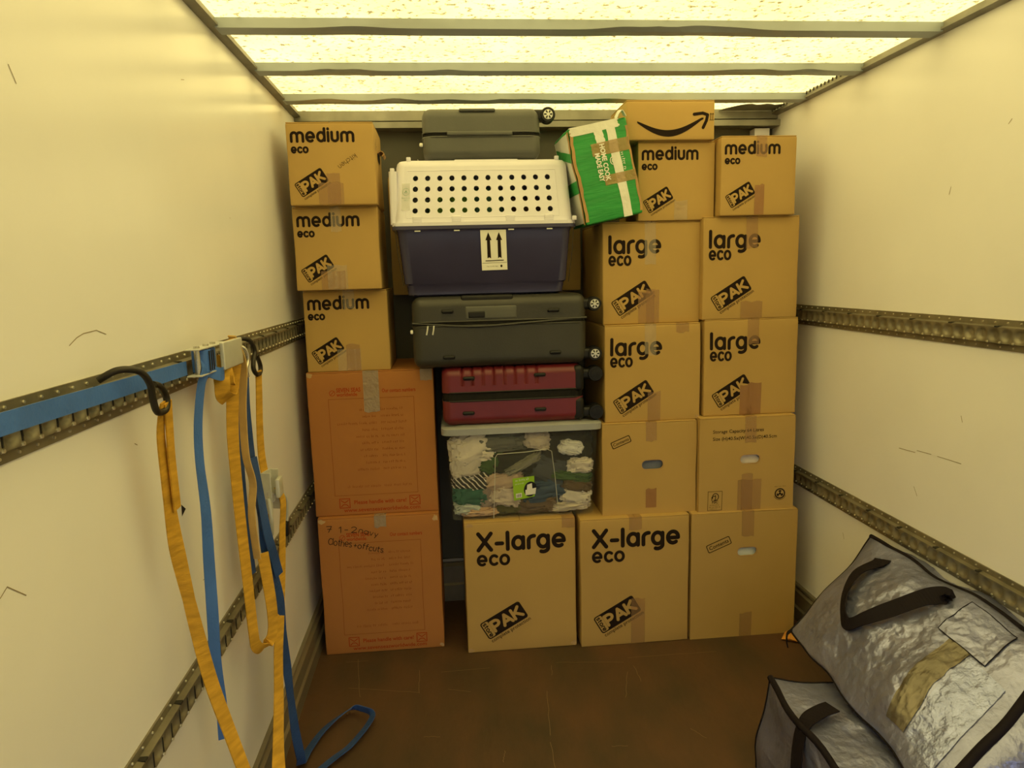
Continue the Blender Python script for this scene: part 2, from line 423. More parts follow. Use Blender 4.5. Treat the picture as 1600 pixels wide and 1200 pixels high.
# roof bows: folded alu section with a wavy lower lip
def roof_bow(y):
    mb = MB(); n = 40; rnd = random.Random(int(y * 100)); hh = .023; dd = .055
    bumps = [(rnd.uniform(-.9, .9), rnd.uniform(.03, .08), rnd.uniform(.004, .009)) for _ in range(6)]
    vs = []
    for i in range(n * 2 + 1):
        x = -(W - .018) + 2 * (W - .018) * i / (n * 2)
        d = sum(b[2] * math.exp(-((x - b[0]) / b[1]) ** 2) for b in bumps)
        vs += [(x, y, H + .002), (x, y, H - hh + d), (x, y + dd * .35, H - hh), (x, y + dd, H - hh + .3 * d), (x, y + dd, H - hh + .006), (x, y + .004, H - hh + .008 + d), (x, y + .004, H + .002)]
    m = 7; fs = []
    for i in range(n * 2):
        for k in range(m):
            a = i * m + k; b = i * m + (k + 1) % m; fs.append((a, b, b + m, a + m))
    mb.add(vs, fs); return mb
ybars = [1.9503, 2.3274, 2.6996]
k_ = 1.9503 - .3755
while k_ > YR: ybars.append(k_); k_ -= .3755
for y in ybars: roof_bow(y).build('roof_bar', 'alu_bar', roof)
# cant rails
for n_, sx in (('trim_1', -1), ('trim_2', 1)):
    mb = MB(); pr = [(0, H + .004), (-.018, H + .004), (-.018, H - .010), (-.026, H - .012), (-.026, H - .018), (0, H - .022)]
    vs = []
    for y in (YR, YF):
        for a, z in pr: vs.append((sx * (W + a), y, z))
    m = len(pr); mb.add(vs, [(k, (k + 1) % m, m + (k + 1) % m, m + k) for k in range(m)] + [tuple(range(m)), tuple(range(m, 2 * m))])
    o = mb.build(n_, 'cant'); tag(o, 'weathered metal edge rail along the %s roof edge' % ('left' if sx < 0 else 'right'), kind='structure')
    # perforated strip above the rail near the bulkhead
    if sx > 0:
        sl = MB()
        for k in range(22): sl.box(W - .0275, W - .0255, 2.42 + k * .026, 2.428 + k * .026, H - .008, H + .003)
        s_ = sl.build('perforations', 'dark_slot', o); s_['kind'] = 'stuff'
# header across the bulkhead
hd = MB().box(-W, W, YF - .05, YF, H - .035, H + .003).box(-W, W, YF - .075, YF, H - .068, H - .045).box(-W, W, YF - .035, YF, H - .045, H - .035).build('trim_3', 'cant')
tag(hd, 'weathered metal header beam across the top of the bulkhead', kind='structure')
pst = MB().box(.90, .965, YF - .05, YF, 1.75, H - .075).build('trim_4', 'crate_white'); tag(pst, 'short pale corner post under the header by the right wall', kind='structure')
# dark torn sealant flap hanging at right rear roof corner
tf = MB(); vs = []
for i in range(13):
    x = .74 + .24 * i / 12; d = .10 * min(1, i / 3.0) * (1 + .1 * math.sin(i * 1.7)); vs += [(x, YF - .051, H - .004), (x, YF - .051 - d, H - .001)]
tf.add(vs, [(2 * i, 2 * i + 1, 2 * i + 3, 2 * i + 2) for i in range(12)])
tf.build('corner_flashing', 'cant', hd)
# kick boards
def kick(name, a, b, nrm, label):
    pr = [(0, .14), (.014, .14), (.016, .132), (.010, .124), (.022, .116), (.022, .060), (.030, .054), (.030, 0), (0, 0)]
    vs = []
    for p in (a, b):
        for o, z in pr: vs.append((p[0] + nrm[0] * o, p[1] + nrm[1] * o, z))
    m = len(pr)
    o = MB().add(vs, [(k, (k + 1) % m, m + (k + 1) % m, m + k) for k in range(m)] + [tuple(range(m)), tuple(range(m, 2 * m))]).build(name, 'kick')
    return tag(o, label, kind='structure')
kick('baseboard_left', (-W, YR), (-W, YF), (1, 0), 'grooved grey metal kick board along the left wall')
kick('baseboard_right', (W, YR), (W, YF), (-1, 0), 'grooved grey metal kick board along the right wall')
kb = kick('baseboard_front', (-W + .03, YF), (W - .03, YF), (0, -1), 'grey metal kick board along the bulkhead')
kb.scale = (1, 1, 1.38)
# rear end: unseen shutter added to cut daylight from behind, with the yard outside
rs = MB()
RS0 = 0.90
for k in range(15):
    z = RS0 + k * .08
    rs.box(-W, W, YR - .02 - .006 * (k % 2), YR, z, z + .078)
rs = rs.build('wall_rear_light_block', 'shutter'); tag(rs, 'unseen ribbed roller shutter added at the rear end to block daylight', kind='structure')
gd = MB().quad((-30, -30, -.9), (30, -30, -.9), (30, 30, -.9), (-30, 30, -.9)).build('ground', 'asphalt'); tag(gd, 'grey asphalt yard outside the van', kind='structure')

# scuffs and scratches
def flatmark(name, pts, wdt, m, parent, place):
    mb = MB(); stroke(mb, pts, wdt, .0006, place); return mb.build(name, m, parent)
for pts in ([(1.121, 1.356), (1.145, 1.366), (1.167, 1.371), (1.209, 1.373), (1.24, 1.364)], [(1.055, 1.743), (1.068, 1.722)], [(.939, 1.038), (.904, 1.066), (.888, 1.058)], [(1.56, .78), (1.58, .775)], [(1.30, 1.16), (1.31, 1.155)], [(2.0, 1.62), (2.004, 1.618)], [(1.72, 1.9), (1.74, 1.905)]):
    flatmark('scuff_mark', pts, .0014, 'scuff', wl, lambda u, v, l: (-W + l, u, v))
for pts in ([(2.056, .868), (1.979, .873)], [(1.971, .881), (1.908, .885)], [(1.881, .886), (1.785, .889)], [(1.975, .765), (1.958, .74)], [(1.798, 1.024), (1.792, 1.007)], [(2.346, .476), (2.336, .455)], [(1.7, 1.8), (1.71, 1.79)], [(1.62, 1.42), (1.6, 1.45)], [(1.9, 1.66), (1.906, 1.64)]):
    flatmark('scuff_mark', pts, .0018, 'scuff', wr, lambda u, v, l: (W - l, u, v))
for a in ((-.828, 2.358, -.575, 2.296), (-.58, 2.436, -.575, 2.292), (-.497, 2.416, -.319, 2.417), (-.474, 2.302, -.395, 2.276), (.205, 2.416, .555, 2.414), (-.064, 2.422, .185, 2.388), (.136, 2.17, .181, 2.323), (-.156, 1.972, -.157, 1.857), (-.817, 2.549, -.782, 2.293), (-.127, 2.244, -.151, 2.003), (-.864, 2.532, -.779, 2.529), (-.087, 2.403, -.096, 2.34), (.215, 2.361, .215, 2.257), (-.3, 1.95, -.31, 1.90), (.03, 1.93, .08, 1.925), (-.55, 2.05, -.5, 2.045), (.3, 1.98, .33, 1.93)):
    n = 7; pts = [(a[0] + (a[2] - a[0]) * i / n + random.uniform(-.002, .002), a[1] + (a[3] - a[1]) * i / n + random.uniform(-.002, .002)) for i in range(n + 1)]
    flatmark('scratch', pts, .0015, 'scratch', floor, lambda u, v, l: (u, v, l))
for a in ((-.55, 1.90, -.575, 1.87), (-.52, 1.93, -.505, 1.885)):
    flatmark('scuff_mark', [(a[0], a[1]), (a[2], a[3])], .003, 'white_paper', wf, lambda u, v, l: (u, YF - l, v))

# ------------------------------------------------------------------ load rails
def load_rail(sx, z0, z1, label):
    root = empty('load_rail', (sx * W, 0, (z0 + z1) / 2), label, 'rail', 'steel load rails on the van walls')
    hz = (z1 - z0) / 2; PITCH = .042
    y0, y1 = YR + .02, 2.98
    mb = MB()
    # flanges
    for s_ in (-1, 1):
        za, zb = sorted((s_ * hz, s_ * hz * .56)); mb.box(min(0, -sx * .004), max(0, -sx * .004), y0, y1, za, zb)
    # raised pressed channel
    zs = [-.60, -.52, -.42, -.32, -.22, -.11, 0, .11, .22, .32, .42, .52, .60]; zs = [z * hz for z in zs]
    ny = int((y1 - y0) / PITCH) * 8; vs = []
    for i in range(ny + 1):
        y = y0 + (y1 - y0) * i / ny
        ph = ((y - y0) / PITCH) % 1.0 - .5
        for j, z in enumerate(zs):
            base = .004 if j in (0, len(zs) - 1) else .017
            g = max(0, 1 - (ph / .42) ** 2 - (z / (hz * .44)) ** 2)
            vs.append((-sx * (base - .0065 * min(1, g * 1.6) * (0 if j in (0, len(zs) - 1) else 1)), y, z))
    m = len(zs); fs = [(i * m + j, (i + 1) * m + j, (i + 1) * m + j + 1, i * m + j + 1) for i in range(ny) for j in range(m - 1)]
    mb.add(vs, fs if sx < 0 else [f[::-1] for f in fs])
    mb.build('rail_channel', 'rail', root, smooth=True)
    rv = MB(); sl = MB(); n = int((y1 - y0) / PITCH)
    for k in range(n):
        y = y0 + (k + .5) * PITCH
        for s_ in (-1, 1):
            rv.lathe([(.0026, -sx * .0035), (.0022, -sx * .0062)], (0, y + .012 * s_, s_ * hz * .80), 'x', 8)
        if sx < 0: sl.box(min(-sx * .012, -sx * .0185), max(-sx * .012, -sx * .0185), y + .018, y + .0205, -hz * .36, hz * .40)
        rv.lathe([(.0036, -sx * .014), (.0028, -sx * .0195)], (0, y + .019, -hz * .46), 'x', 8)  # bright dot standing in for the lit keyhole below each slot
    o = rv.build('rivets_and_keyhole_glints', 'rivet_and_glint', root); o['kind'] = 'stuff'
    if sx < 0: o = sl.build('slots', 'dark_slot', root); o['kind'] = 'stuff'
    # notches along the upper fold
    nt = MB()
    for k in range(int((y1 - y0) / .168)):
        y = y0 + .05 + k * .168; nt.box(min(-sx * .003, -sx * .0178), max(-sx * .003, -sx * .0178), y, y + .012, hz * .50, hz * .60)
    o = nt.build('fold_notches', 'dark_slot', root); o['kind'] = 'stuff'
    return root
load_rail(-1, 1.2223, 1.3010, 'upper steel load rail on the left wall, carrying the straps')
load_rail(-1, .5578, .6355, 'lower steel load rail on the left wall, behind the hanging straps')
load_rail(1, 1.2223, 1.3010, 'upper steel load rail on the right wall')
load_rail(1, .5578, .6355, 'lower steel load rail on the right wall, above the silver bags')

# ------------------------------------------------------------------ cartons
def carton(label, x0, x1, yf, z0, h, d, rz=0.0, bulge=.004, m='card', hole=None, group='brown moving boxes', name='moving_box', tapes=(), ry=0.0, lean=0.0):
    w_ = x1 - x0
    root = empty(name, ((x0 + x1) / 2, yf + d / 2, z0), label, 'box', group, (lean, ry, rz))
    sd_ = random.random() * 50
    def warp(v):
        fx = max(0, math.cos(PI * v.x / w_ * .98)); fz = max(0, math.sin(PI * min(max(v.z / h, 0), 1)))
        t = 1 if v.y < 0 else -1
        yy = v.y - t * bulge * fx * fz * min(1, abs(v.y) / (d / 2))
        nx = noise.noise(Vector((v.y * 6 + sd_, v.z * 7, 3))) * .0025
        nz = noise.noise(Vector((v.x * 7 + sd_, v.y * 5, 9))) * .0012
        return Vector((v.x + nx * (2 * v.x / w_), yy, max(0, v.z + nz * v.z / h)))
    hb = h - .004
    if hole is None:
        MB().rgrid(-w_ / 2, w_ / 2, -d / 2, d / 2, 0, hb, .0045, 10, 2).build('body', m, root, True, warp)
    else:
        b = MB(); t = .006; n = 24
        # hollow body: four walls and a bottom, the front one pierced by a hand hole
        b.box(-w_ / 2, -w_ / 2 + t, -d / 2 + t, d / 2, 0, hb).box(w_ / 2 - t, w_ / 2, -d / 2 + t, d / 2, 0, hb)
        b.box(-w_ / 2 + t, w_ / 2 - t, d / 2 - t, d / 2, 0, hb).box(-w_ / 2 + t, w_ / 2 - t, -d / 2 + t, d / 2 - t, 0, t)
        hu, hv, hw, hh = hole
        inner = rrect(-hw / 2, -hh / 2, hw, hh, hh / 2 * .98, 0, hu - w_ / 2, hv, 5)
        N = len(inner); outer = []
        for p in inner:
            dx, dz = p[0] - (hu - w_ / 2), p[1] - hv
            cand = []
            if dx > 1e-9: cand.append((w_ / 2 - (hu - w_ / 2)) / dx)
            if dx < -1e-9: cand.append((-w_ / 2 - (hu - w_ / 2)) / dx)
            if dz > 1e-9: cand.append((hb - hv) / dz)
            if dz < -1e-9: cand.append((0 - hv) / dz)
            s_ = min(cand); outer.append((hu - w_ / 2 + dx * s_, hv + dz * s_))
        # make sure the corners exist
        for cx, cz in ((-w_ / 2, 0), (w_ / 2, 0), (w_ / 2, hb), (-w_ / 2, hb)):
            k = min(range(N), key=lambda i: (outer[i][0] - cx) ** 2 + (outer[i][1] - cz) ** 2); outer[k] = (cx, cz)
        RING = 6
        for side, y in ((0, -d / 2), (1, -d / 2 + t)):
            vs = []
            for q in range(RING + 1):
                f = q / RING
                vs += [(a[0] + (o_[0] - a[0]) * f, y, a[1] + (o_[1] - a[1]) * f) for a, o_ in zip(inner, outer)]
            fs = [(q * N + k, q * N + (k + 1) % N, (q + 1) * N + (k + 1) % N, (q + 1) * N + k) for q in range(RING) for k in range(N)]
            b.add(vs, [f[::-1] for f in fs] if side == 0 else fs)
        for ring in (inner, outer):
            vs = [(p[0], -d / 2, p[1]) for p in ring] + [(p[0], -d / 2 + t, p[1]) for p in ring]
            b.add(vs, [(k, (k + 1) % N, N + (k + 1) % N, N + k) for k in range(N)])
        b.build('body', m, root, False, warp)
        e = MB(); vs = [(p[0], -d / 2 - .0006, p[1]) for p in inner]; 
        inn2 = rrect(-hw / 2 - .003, -hh / 2 - .003, hw + .006, hh + .006, hh / 2, 0, hu - w_ / 2, hv, 5)
        vs += [(p[0], -d / 2 - .0006, p[1]) for p in inn2]
        e.add(vs, [(k, (k + 1) % N, N + (k + 1) % N, N + k) for k in range(N)]).build('hand_hole_rim', 'card_edge', root, False, warp)
    for s_ in (-1, 1):
        f = MB(); xa, xb = sorted((s_ * .0012, s_ * (w_ / 2 - .001)))
        f.rgrid(xa, xb, -d / 2 + .001, d / 2 - .001, hb, h, .0018, 6, 1).build('flap', m, root, True, warp)
    place = lambda u, v, l: (u - w_ / 2, -d / 2 - l, v)
    for tp in tapes:
        # (centre u, width, drop from top or None, rise from bottom or None, material)
        u, tw, a, b_, tm = tp[:5]; sk = tp[5] if len(tp) > 5 else 0.0
        mb = MB(); n = 8
        rows = []
        if b_ is None:
            rows = [(-d / 2 + .10 * (1 - i / 4), h + .0008) for i in range(4)] + [(-d / 2 - .0016, h + .0004)] + [(-d / 2 - .0016, h - a * (i + 1) / n) for i in range(n)]
        else:
            rows = [(-d / 2 - .0016, a + (b_ - a) * i / n) for i in range(n + 1)]
        vs = []; q = 4
        for i, (y, z) in enumerate(rows):
            for k in range(q + 1): vs.append((u - w_ / 2 + tw * (k / q - .5) + sk * (h - z), y, z + (random.uniform(-.004, .004) if i == len(rows) - 1 else 0)))
        fs = [(i * (q + 1) + k, i * (q + 1) + k + 1, (i + 1) * (q + 1) + k + 1, (i + 1) * (q + 1) + k) for i in range(len(rows) - 1) for k in range(q)]
        mb.add(vs, fs).build('tape', tm, root, False, warp)
    return root, place, warp, w_, h, d
def logo(root, place, warp, u, v, L, Sh, ang):
    a = math.radians(ang); ca, sa = math.cos(a), math.sin(a)
    mb = MB(); mb.poly([place(p[0], p[1], .0006) for p in rrect(0, 0, L, Sh, Sh * .13, a, u, v)])
    lg = mb.build('logo', 'ink', root, False, warp)
    def lp(x, y, l): return place(u + x * ca - y * sa, v + x * sa + y * ca, l)
    mb = MB(); e = Sh * .06
    mb.poly([lp(p[0], p[1], .0008) for p in rrect(e, e, L * .155, Sh - 2 * e, Sh * .09, 0, 0, 0)])
    word(mb, 'PAK', L * .185, Sh * .165, L * .77, Sh * .535, Sh * .155, .0012, lp, .34)
    mb.build('logo_letters', 'card', lg, False, warp)
    # fill the letter P counter and the upright word
    mb = MB()
    def vp(x, y, l): return lp(L * .045 + y, Sh * .93 - x, l)
    word(mb, 'store', Sh * .02, 0, Sh * .82, L * .085, Sh * .05, .0014, vp, .35)
    mb.build('logo_small_word', 'ink', lg, False, warp)
    mb = MB()
    typeset(mb, 'complete protection', u + .02 * L * ca + Sh * .21 * sa, v + .02 * L * sa - Sh * .21 * ca, L * .99, .0007, place, a, bold=.008)
    mb.build('logo_slogan', 'ink', root, False, warp)
def size_print(C, size):
    root, place, warp, w_, h, d = C
    spec = {'medium': ('medium', .013, .068, .215, .038, .0092, .060, .103, .0235, .0068, .043, .026, .107, .052, 31),
            'large': ('large', .021, .117, .200, .053, .0125, .087, .160, .039, .0092, .062, .030, .153, .062, 32),
            'X-large': ('X-large', .045, .118, .346, .061, .0155, .128, .175, .047, .0115, .085, .050, .178, .078, 30)}[size]
    t, u, bl, wd, xh, sw, ew, ebl, exh, esw, lu, lv, L, Sh, ang = spec
    k = w_ / {'medium': .292, 'large': .372, 'X-large': .428}[size]
    mb = MB(); word(mb, t, u * k, h - bl * k, wd * k, xh * k, sw * k, .0006, place, .40)
    mb.build('size_print', 'ink', root, False, warp)
    mb = MB(); word(mb, 'eco', u * k, h - ebl * k, ew * k, exh * k, esw * k, .0006, place, .42)
    mb.build('eco_print', 'ink', root, False, warp)
    logo(root, place, warp, lu * k, lv * k, L * k, Sh * k, ang)

T_ = 'tape'
# floor row
c = XL1 = carton('extra large moving box on the floor under the clear tub, nearest the orange boxes', -.394, .033, 2.533, 0, .527, .44, .0, .006, tapes=[(.40, .05, .04, None, T_)])
size_print(c, 'X-large')
c = carton('middle extra large moving box on the floor, size printed above its logo', .048, .476, 2.515, 0, .519, .45, .0, .004, tapes=[(.215, .05, .05, None, T_), (.225, .055, .0, .19, T_)])
size_print(c, 'X-large')
XLC = carton('extra large floor box with a hand hole, nearest the right wall', .484, .912, 2.513, 0, .519, .45, .0, .003, hole=(.225, .355, .078, .034), tapes=[(.225, .05, .10, None, T_), (.225, .05, 0, .10, T_)])
def contents_stamp(C, u, v, wd, hh, ang):
    root, place, warp, *_ = C; a = math.radians(ang)
    mb = MB(); o = rrect(0, 0, wd, hh, hh * .18, a, u, v); i_ = rrect(.003, .003, wd - .006, hh - .006, hh * .12, a, u, v); N = len(o)
    mb.add([place(*p, .0006) for p in o] + [place(*p, .0006) for p in i_], [(k, (k + 1) % N, N + (k + 1) % N, N + k) for k in range(N)])
    ca, sa = math.cos(a), math.sin(a)
    typeset(mb, 'Contents', u + .09 * wd * ca - hh * .3 * sa, v + .09 * wd * sa + hh * .3 * ca, wd * .82, .0006, place, a, bold=.012)
    mb.build('contents_stamp', 'ink', root, False, warp)
contents_stamp(XLC, .070, .355, .100, .034, 22)
# second row
CT = carton('brown box with a contents stamp and hand hole, beside the clear tub', .143, .512, 2.548, .519, .363, .40, .0, .003, hole=(.195, .196, .084, .036), tapes=[(.19, .042, .075, None, T_), (.19, .042, .025, .10, 'tape_brown')])
contents_stamp(CT, .042, .262, .078, .028, 22)
ST = carton('brown box printed with its storage capacity and recycling marks', .516, .895, 2.525, .519, .372, .40, .0, .003, hole=(.200, .205, .078, .034), tapes=[(.200, .045, .10, None, 'tape'), (.200, .095, .002, .125, T_), (.19, .045, .002, .15, T_)])
root, place, warp, w_, h, d = ST
mb = MB(); typeset(mb, 'Storage Capacity 64 Litres', .052, .311, .200, .0006, place, .01, bold=.006); typeset(mb, 'Size (H)40.5x(W)40.5x(D)40.5cm', .052, .283, .252, .0006, place, .01, bold=.006)
mb.build('capacity_print', 'ink', root, False, warp)
mb = MB()
fr = [(.036, .006), (.092, .006), (.092, .082), (.036, .082), (.036, .006)]
for i in range(4): stroke(mb, [fr[i], fr[i + 1]], .0016, .0006, place)
word(mb, 'r', .05, .045, .012, .02, .003, .0006, place)
stroke(mb, arc(.066, .060, .012, .014, 200, -120, 14), .003, .0006, place); stroke(mb, [(.066, .045), (.066, .066)], .003, .0006, place)
typeset(mb, 'FSC', .053, .034, .024, .0006, place, bold=.02); pseudo(mb, .044, .025, .036, .005, .0006, place, 0, 3); pseudo(mb, .042, .017, .042, .005, .0006, place, 0, 4); pseudo(mb, .044, .010, .030, .004, .0006, place, 0, 5)
mb.build('forest_mark', 'ink', root, False, warp)
mb = MB(); cu, cv = .325, .060
stroke(mb, arc(cu, cv, .019, .019, 0, 360, 28), .005, .0006, place)
for k in range(3):
    a = 90 + 120 * k; stroke(mb, [(cu + .012 * math.cos(math.radians(a)), cv + .012 * math.sin(math.radians(a))), (cu, cv)], .0055, .0006, place)
    stroke(mb, arc(cu, cv, .011, .011, a - 25, a + 25, 6), .004, .0006, place)
stroke(mb, arc(cu, cv, .025, .025, 200, 340, 14), .0016, .0006, place)
pseudo(mb, cu - .022, cv + .027, .046, .004, .0006, place, .03, 6)
mb.build('recycling_mark', 'ink', root, False, warp)
# large boxes
c = LG1 = carton('lower large moving box beside the suitcase wheels, its top front creased', .157, .528, 2.562, .882, .371, .39, .0, .004, tapes=[(.175, .044, .115, None, 'tape_clear'), (.19, .05, .002, .115, T_), (.30, .05, .035, None, T_)]); size_print(c, 'large')
c = carton('lower large moving box by the right wall, brown tape over its logo', .540, .909, 2.557, .891, .371, .39, .0, .003, tapes=[(.19, .045, .095, None, T_), (.17, .055, .002, .115, 'tape_brown'), (.20, .055, .002, .125, 'tape_brown')]); size_print(c, 'large')
c = carton('upper large moving box under the green meal box', .158, .532, 2.59, 1.253, .378, .39, .0, .004, tapes=[(.180, .042, .155, None, 'tape_clear'), (.165, .062, .002, .125, T_), (.19, .05, .002, .13, T_)]); size_print(c, 'large')
c = carton('upper large moving box by the right wall, under a medium box', .530, .900, 2.558, 1.262, .379, .39, .0, .003, tapes=[(.185, .045, .115, None, T_), (.19, .085, .002, .065, T_)]); size_print(c, 'large')
# medium boxes, right
c = carton('medium moving box between the green meal box and the corner box', .289, .577, 2.578, 1.632, .282, .29, .0, .003, tapes=[(.16, .05, .002, .07, 'tape_clear')]); size_print(c, 'medium')
c = carton('medium moving box at the top of the right wall, tape across its size print', .583, .866, 2.534, 1.642, .281, .29, .0, .003, tapes=[(.15, .04, .075, None, T_), (.145, .036, .002, .11, 'tape_brown')]); size_print(c, 'medium')
# medium boxes, left
c = carton('medium moving box at the bottom of the left medium column, on the orange box', -.947, -.642, 2.63, 1.109, .300, .29, .0, .003, tapes=[(.165, .042, .07, None, 'tape_clear'), (.155, .085, .002, .085, 'tape_clear'), (.17, .05, .002, .10, T_)]); size_print(c, 'medium')
c = carton('middle medium moving box of the left column', -.953, -.655, 2.575, 1.411, .291, .29, .0, .003, tapes=[(.15, .036, .085, None, 'tape_clear'), (.145, .07, .002, .09, 'tape_clear'), (.13, .085, .002, .07, T_)]); size_print(c, 'medium')
ML3 = carton('topmost medium moving box of the left column, with handwriting', -.945, -.652, 2.53, 1.703, .276, .29, .0, .003, tapes=[(.15, .045, .002, .105, T_), (.14, .085, .002, .075, T_)]); size_print(ML3, 'medium')
root, place, warp, w_, h, d = ML3
mb = MB(); word(mb, 'kitchen', .226, .172, .072, .0125, .0015, .0006, place, .3, math.radians(215), .12); mb.build('handwriting', 'ink_pen', root, False, warp)
sp = lambda u, v, l: (w_ / 2 + l + .002, -d / 2 + u, v)
mb = MB(); pseudo(mb, .03, .200, .045, .012, .0006, sp, .5, 8); pseudo(mb, .034, .185, .04, .012, .0006, sp, .5, 9); mb.build('side_writing', 'ink_pen', root)
mb = MB(); mb.poly([sp(p[0], p[1], .0008) for p in rrect(-.045, -.016, .09, .032, .015, 0, .145, .175)]); mb.build('hand_hole', 'dark_slot', root)
mb = MB(); mb.ribbon(catmull([(w_ / 2 + .001, 0, .19), (w_ / 2 + .014, 0, .196), (w_ / 2 + .024, 0, .188), (w_ / 2 + .018, 0, .178)], 4), [(0, 1, 0)] * 13, .08, .003); mb.build('hand_hole_tab', 'card_edge', root)
# orange shipping boxes
def seven(C, mark):
    root, place, warp, w_, h, d = C
    k = w_ / .46
    mb = MB()
    typeset(mb, 'SEVEN SEAS', .105 * k, h - .076, .088 * k, .0006, place, bold=.02, height=.022); typeset(mb, 'worldwide', .105 * k, h - .092, .075 * k, .0006, place, bold=.015, height=.020)
    stroke(mb, arc(.090 * k, h - .079, .010, .010, 0, 360, 16), .002, .0006, place); stroke(mb, [(.083 * k, h - .086), (.097 * k, h - .072)], .002, .0006, place)
    mb.build('heading_print', 'ink_red', root, False, warp)
    mb = MB(); typeset(mb, 'Our contact numbers', .270 * k, h - .082, .122 * k, .0006, place, bold=.015, height=.020); mb.build('subheading_print', 'ink_red', root, False, warp)
    for cu in (.110 * k, .372 * k):
        mb = MB()
        q = [(cu - .019, .031), (cu + .019, .031), (cu + .019, .067), (cu - .019, .067), (cu - .019, .031)]
        for i in range(4): stroke(mb, [q[i], q[i + 1]], .003, .0006, place)
        stroke(mb, [(cu - .014, .061), (cu, .051), (cu + .014, .061)], .003, .0006, place); stroke(mb, [(cu - .014, .036), (cu - .006, .044), (cu + .006, .044), (cu + .014, .036)], .003, .0006, place)
        mb.build('envelope_print', 'ink_red', root, False, warp)
    mb = MB(); typeset(mb, 'Please handle with care!', .145 * k, .044, .195 * k, .0006, place, bold=.015, height=.022)
    typeset(mb, 'www.sevenseasworldwide.com', .105 * k, .014, .285 * k, .0006, place, bold=.01, height=.022)
    mb.build('care_print', 'ink_red', root, False, warp)
    mb = MB(); q = [(.075 * k, .080), (.385 * k, .080), (.385 * k, h - .102), (.075 * k, h - .102), (.075 * k, .080)]
    for i in range(4): stroke(mb, [q[i], q[i + 1]], .0018, .0006, place)
    mb.build('list_frame', 'ink_dull', root, False, warp)
    mb = MB(); ws = (.062, .052, .145, .055, .078, .058, .066, .054, .048, .080)
    for i, a in enumerate(ws):
        v = h - .150 - i * .0255
        pseudo(mb, .247 * k, v, a * k, .010, .0006, place, 0, 20 + i + 40 * mark, 'R'); pseudo(mb, .262 * k, v + .001, (.080 + .012 * (i == 2)) * k, .010, .0006, place, 0, 60 + i + 40 * mark)
    pseudo(mb, .247 * k, h - .446, .122 * k, .010, .0006, place, 0, 90 + mark, 'R'); pseudo(mb, .262 * k, h - .445, .100 * k, .010, .0006, place, 0, 92 + mark)
    o = mb.build('contact_list', 'ink_dull', root, False, warp); o['kind'] = 'stuff'
SS1 = carton('lower orange shipping box on the floor with black handwriting across its top', -.945, -.486, 2.594, 0, .554, .40, .0, .004, 'card_orange', group='orange shipping boxes', name='shipping_box', tapes=[(.235, .045, .045, None, 'tape_grey')]); seven(SS1, 0)
root, place, warp, w_, h, d = SS1
mb = MB(); word(mb, '7 1-2', .030, .500, .115, .020, .0026, .0009, place, .5, math.radians(-4), .1); mb.build('handwriting', 'ink_pen', root, False, warp); mb = MB(); word(mb, 'navy', .150, .492, .075, .016, .0024, .0009, place, .3, math.radians(-18), .1)
mb.build('handwriting', 'ink_pen', root, False, warp); mb = MB()
word(mb, 'Clothes', .034, .452, .090, .020, .0026, .0009, place, .25, math.radians(-10), .1); mb.build('handwriting', 'ink_pen', root, False, warp); mb = MB(); word(mb, '+offcuts', .128, .436, .115, .018, .0028, .0009, place, .3, math.radians(-16), .15)
mb.build('handwriting', 'ink_pen', root, False, warp)
SS2 = carton('upper orange shipping box with crinkled tape over its printed heading', -.953, -.486, 2.618, .554, .555, .38, .0, .004, 'card_orange', group='orange shipping boxes', name='shipping_box', tapes=[(.235, .058, .155, None, 'tape_grey'), (.440, .045, .045, None, 'tape_grey')]); seven(SS2, 1)
# torn and crushed corners
mat('card_worn', (0.46, 0.30, 0.14), 0.9, var=.15, scale=40)
def wear(C, u, v, su, sv, seed):
    root, place, warp, w_, h, d = C; rnd = random.Random(seed)
    pts = [(u + su * math.cos(2 * PI * k / 9) * rnd.uniform(.45, 1), v + sv * math.sin(2 * PI * k / 9) * rnd.uniform(.45, 1)) for k in range(9)]
    pts = [(min(max(a, .002), w_ - .002), min(max(b, .002), h - .002)) for a, b in pts]
    MB().poly([place(a, b, .0009) for a, b in pts]).build('worn_corner', 'card_worn', root, False, warp)
wear(SS2, .010, .545, .022, .012, 1); wear(SS1, .012, .544, .020, .012, 2); wear(SS1, .445, .535, .014, .018, 3); wear(SS1, .450, .012, .012, .010, 4)
wear(XL1, .415, .012, .014, .014, 5); wear(XL1, .012, .010, .016, .012, 6); wear(XL1, .020, .517, .022, .010, 7); wear(LG1, .362, .012, .012, .010, 8)
# smile box
AM = carton('brown parcel with a curved arrow smile, highest box at the right', .240, .565, 2.556, 1.914, .138, .25, .0, .002, name='parcel_box', group=None)
root, place0, warp, w_, h, d = AM
place = lambda u, v, l: place0(u - .020, v, l)
mb = MB(); n = 28; top = []; bot = []
for i in range(n + 1):
    t = i / n; u = .058 + .245 * t; base = .062 - .045 * math.sin(PI * min(1, t * 1.02)) ** 1 + .012 * t
    th = .003 + .0085 * math.sin(PI * t) ** .8
    top.append((u, base + th)); bot.append((u, base - th))
mb.add([place(*p, .0006) for p in bot + top], [(i, i + 1, n + 2 + i, n + 1 + i) for i in range(n)])
stroke(mb, [(.268, .088), (.300, .092), (.318, .086), (.314, .066), (.302, .042)], .0110, .0007, place)
mb.build('smile_print', 'ink', root, False, warp)
mb = MB()
for du in (0, .008): stroke(mb, [(.330 + du, .070), (.330 + du, .092)], .0018, .0006, place); stroke(mb, [(.327 + du, .088), (.330 + du, .092), (.333 + du, .088)], .0014, .0006, place)
stroke(mb, [(.326, .068), (.342, .068)], .0016, .0006, place); mb.build('this_way_up_mark', 'ink', root, False, warp)
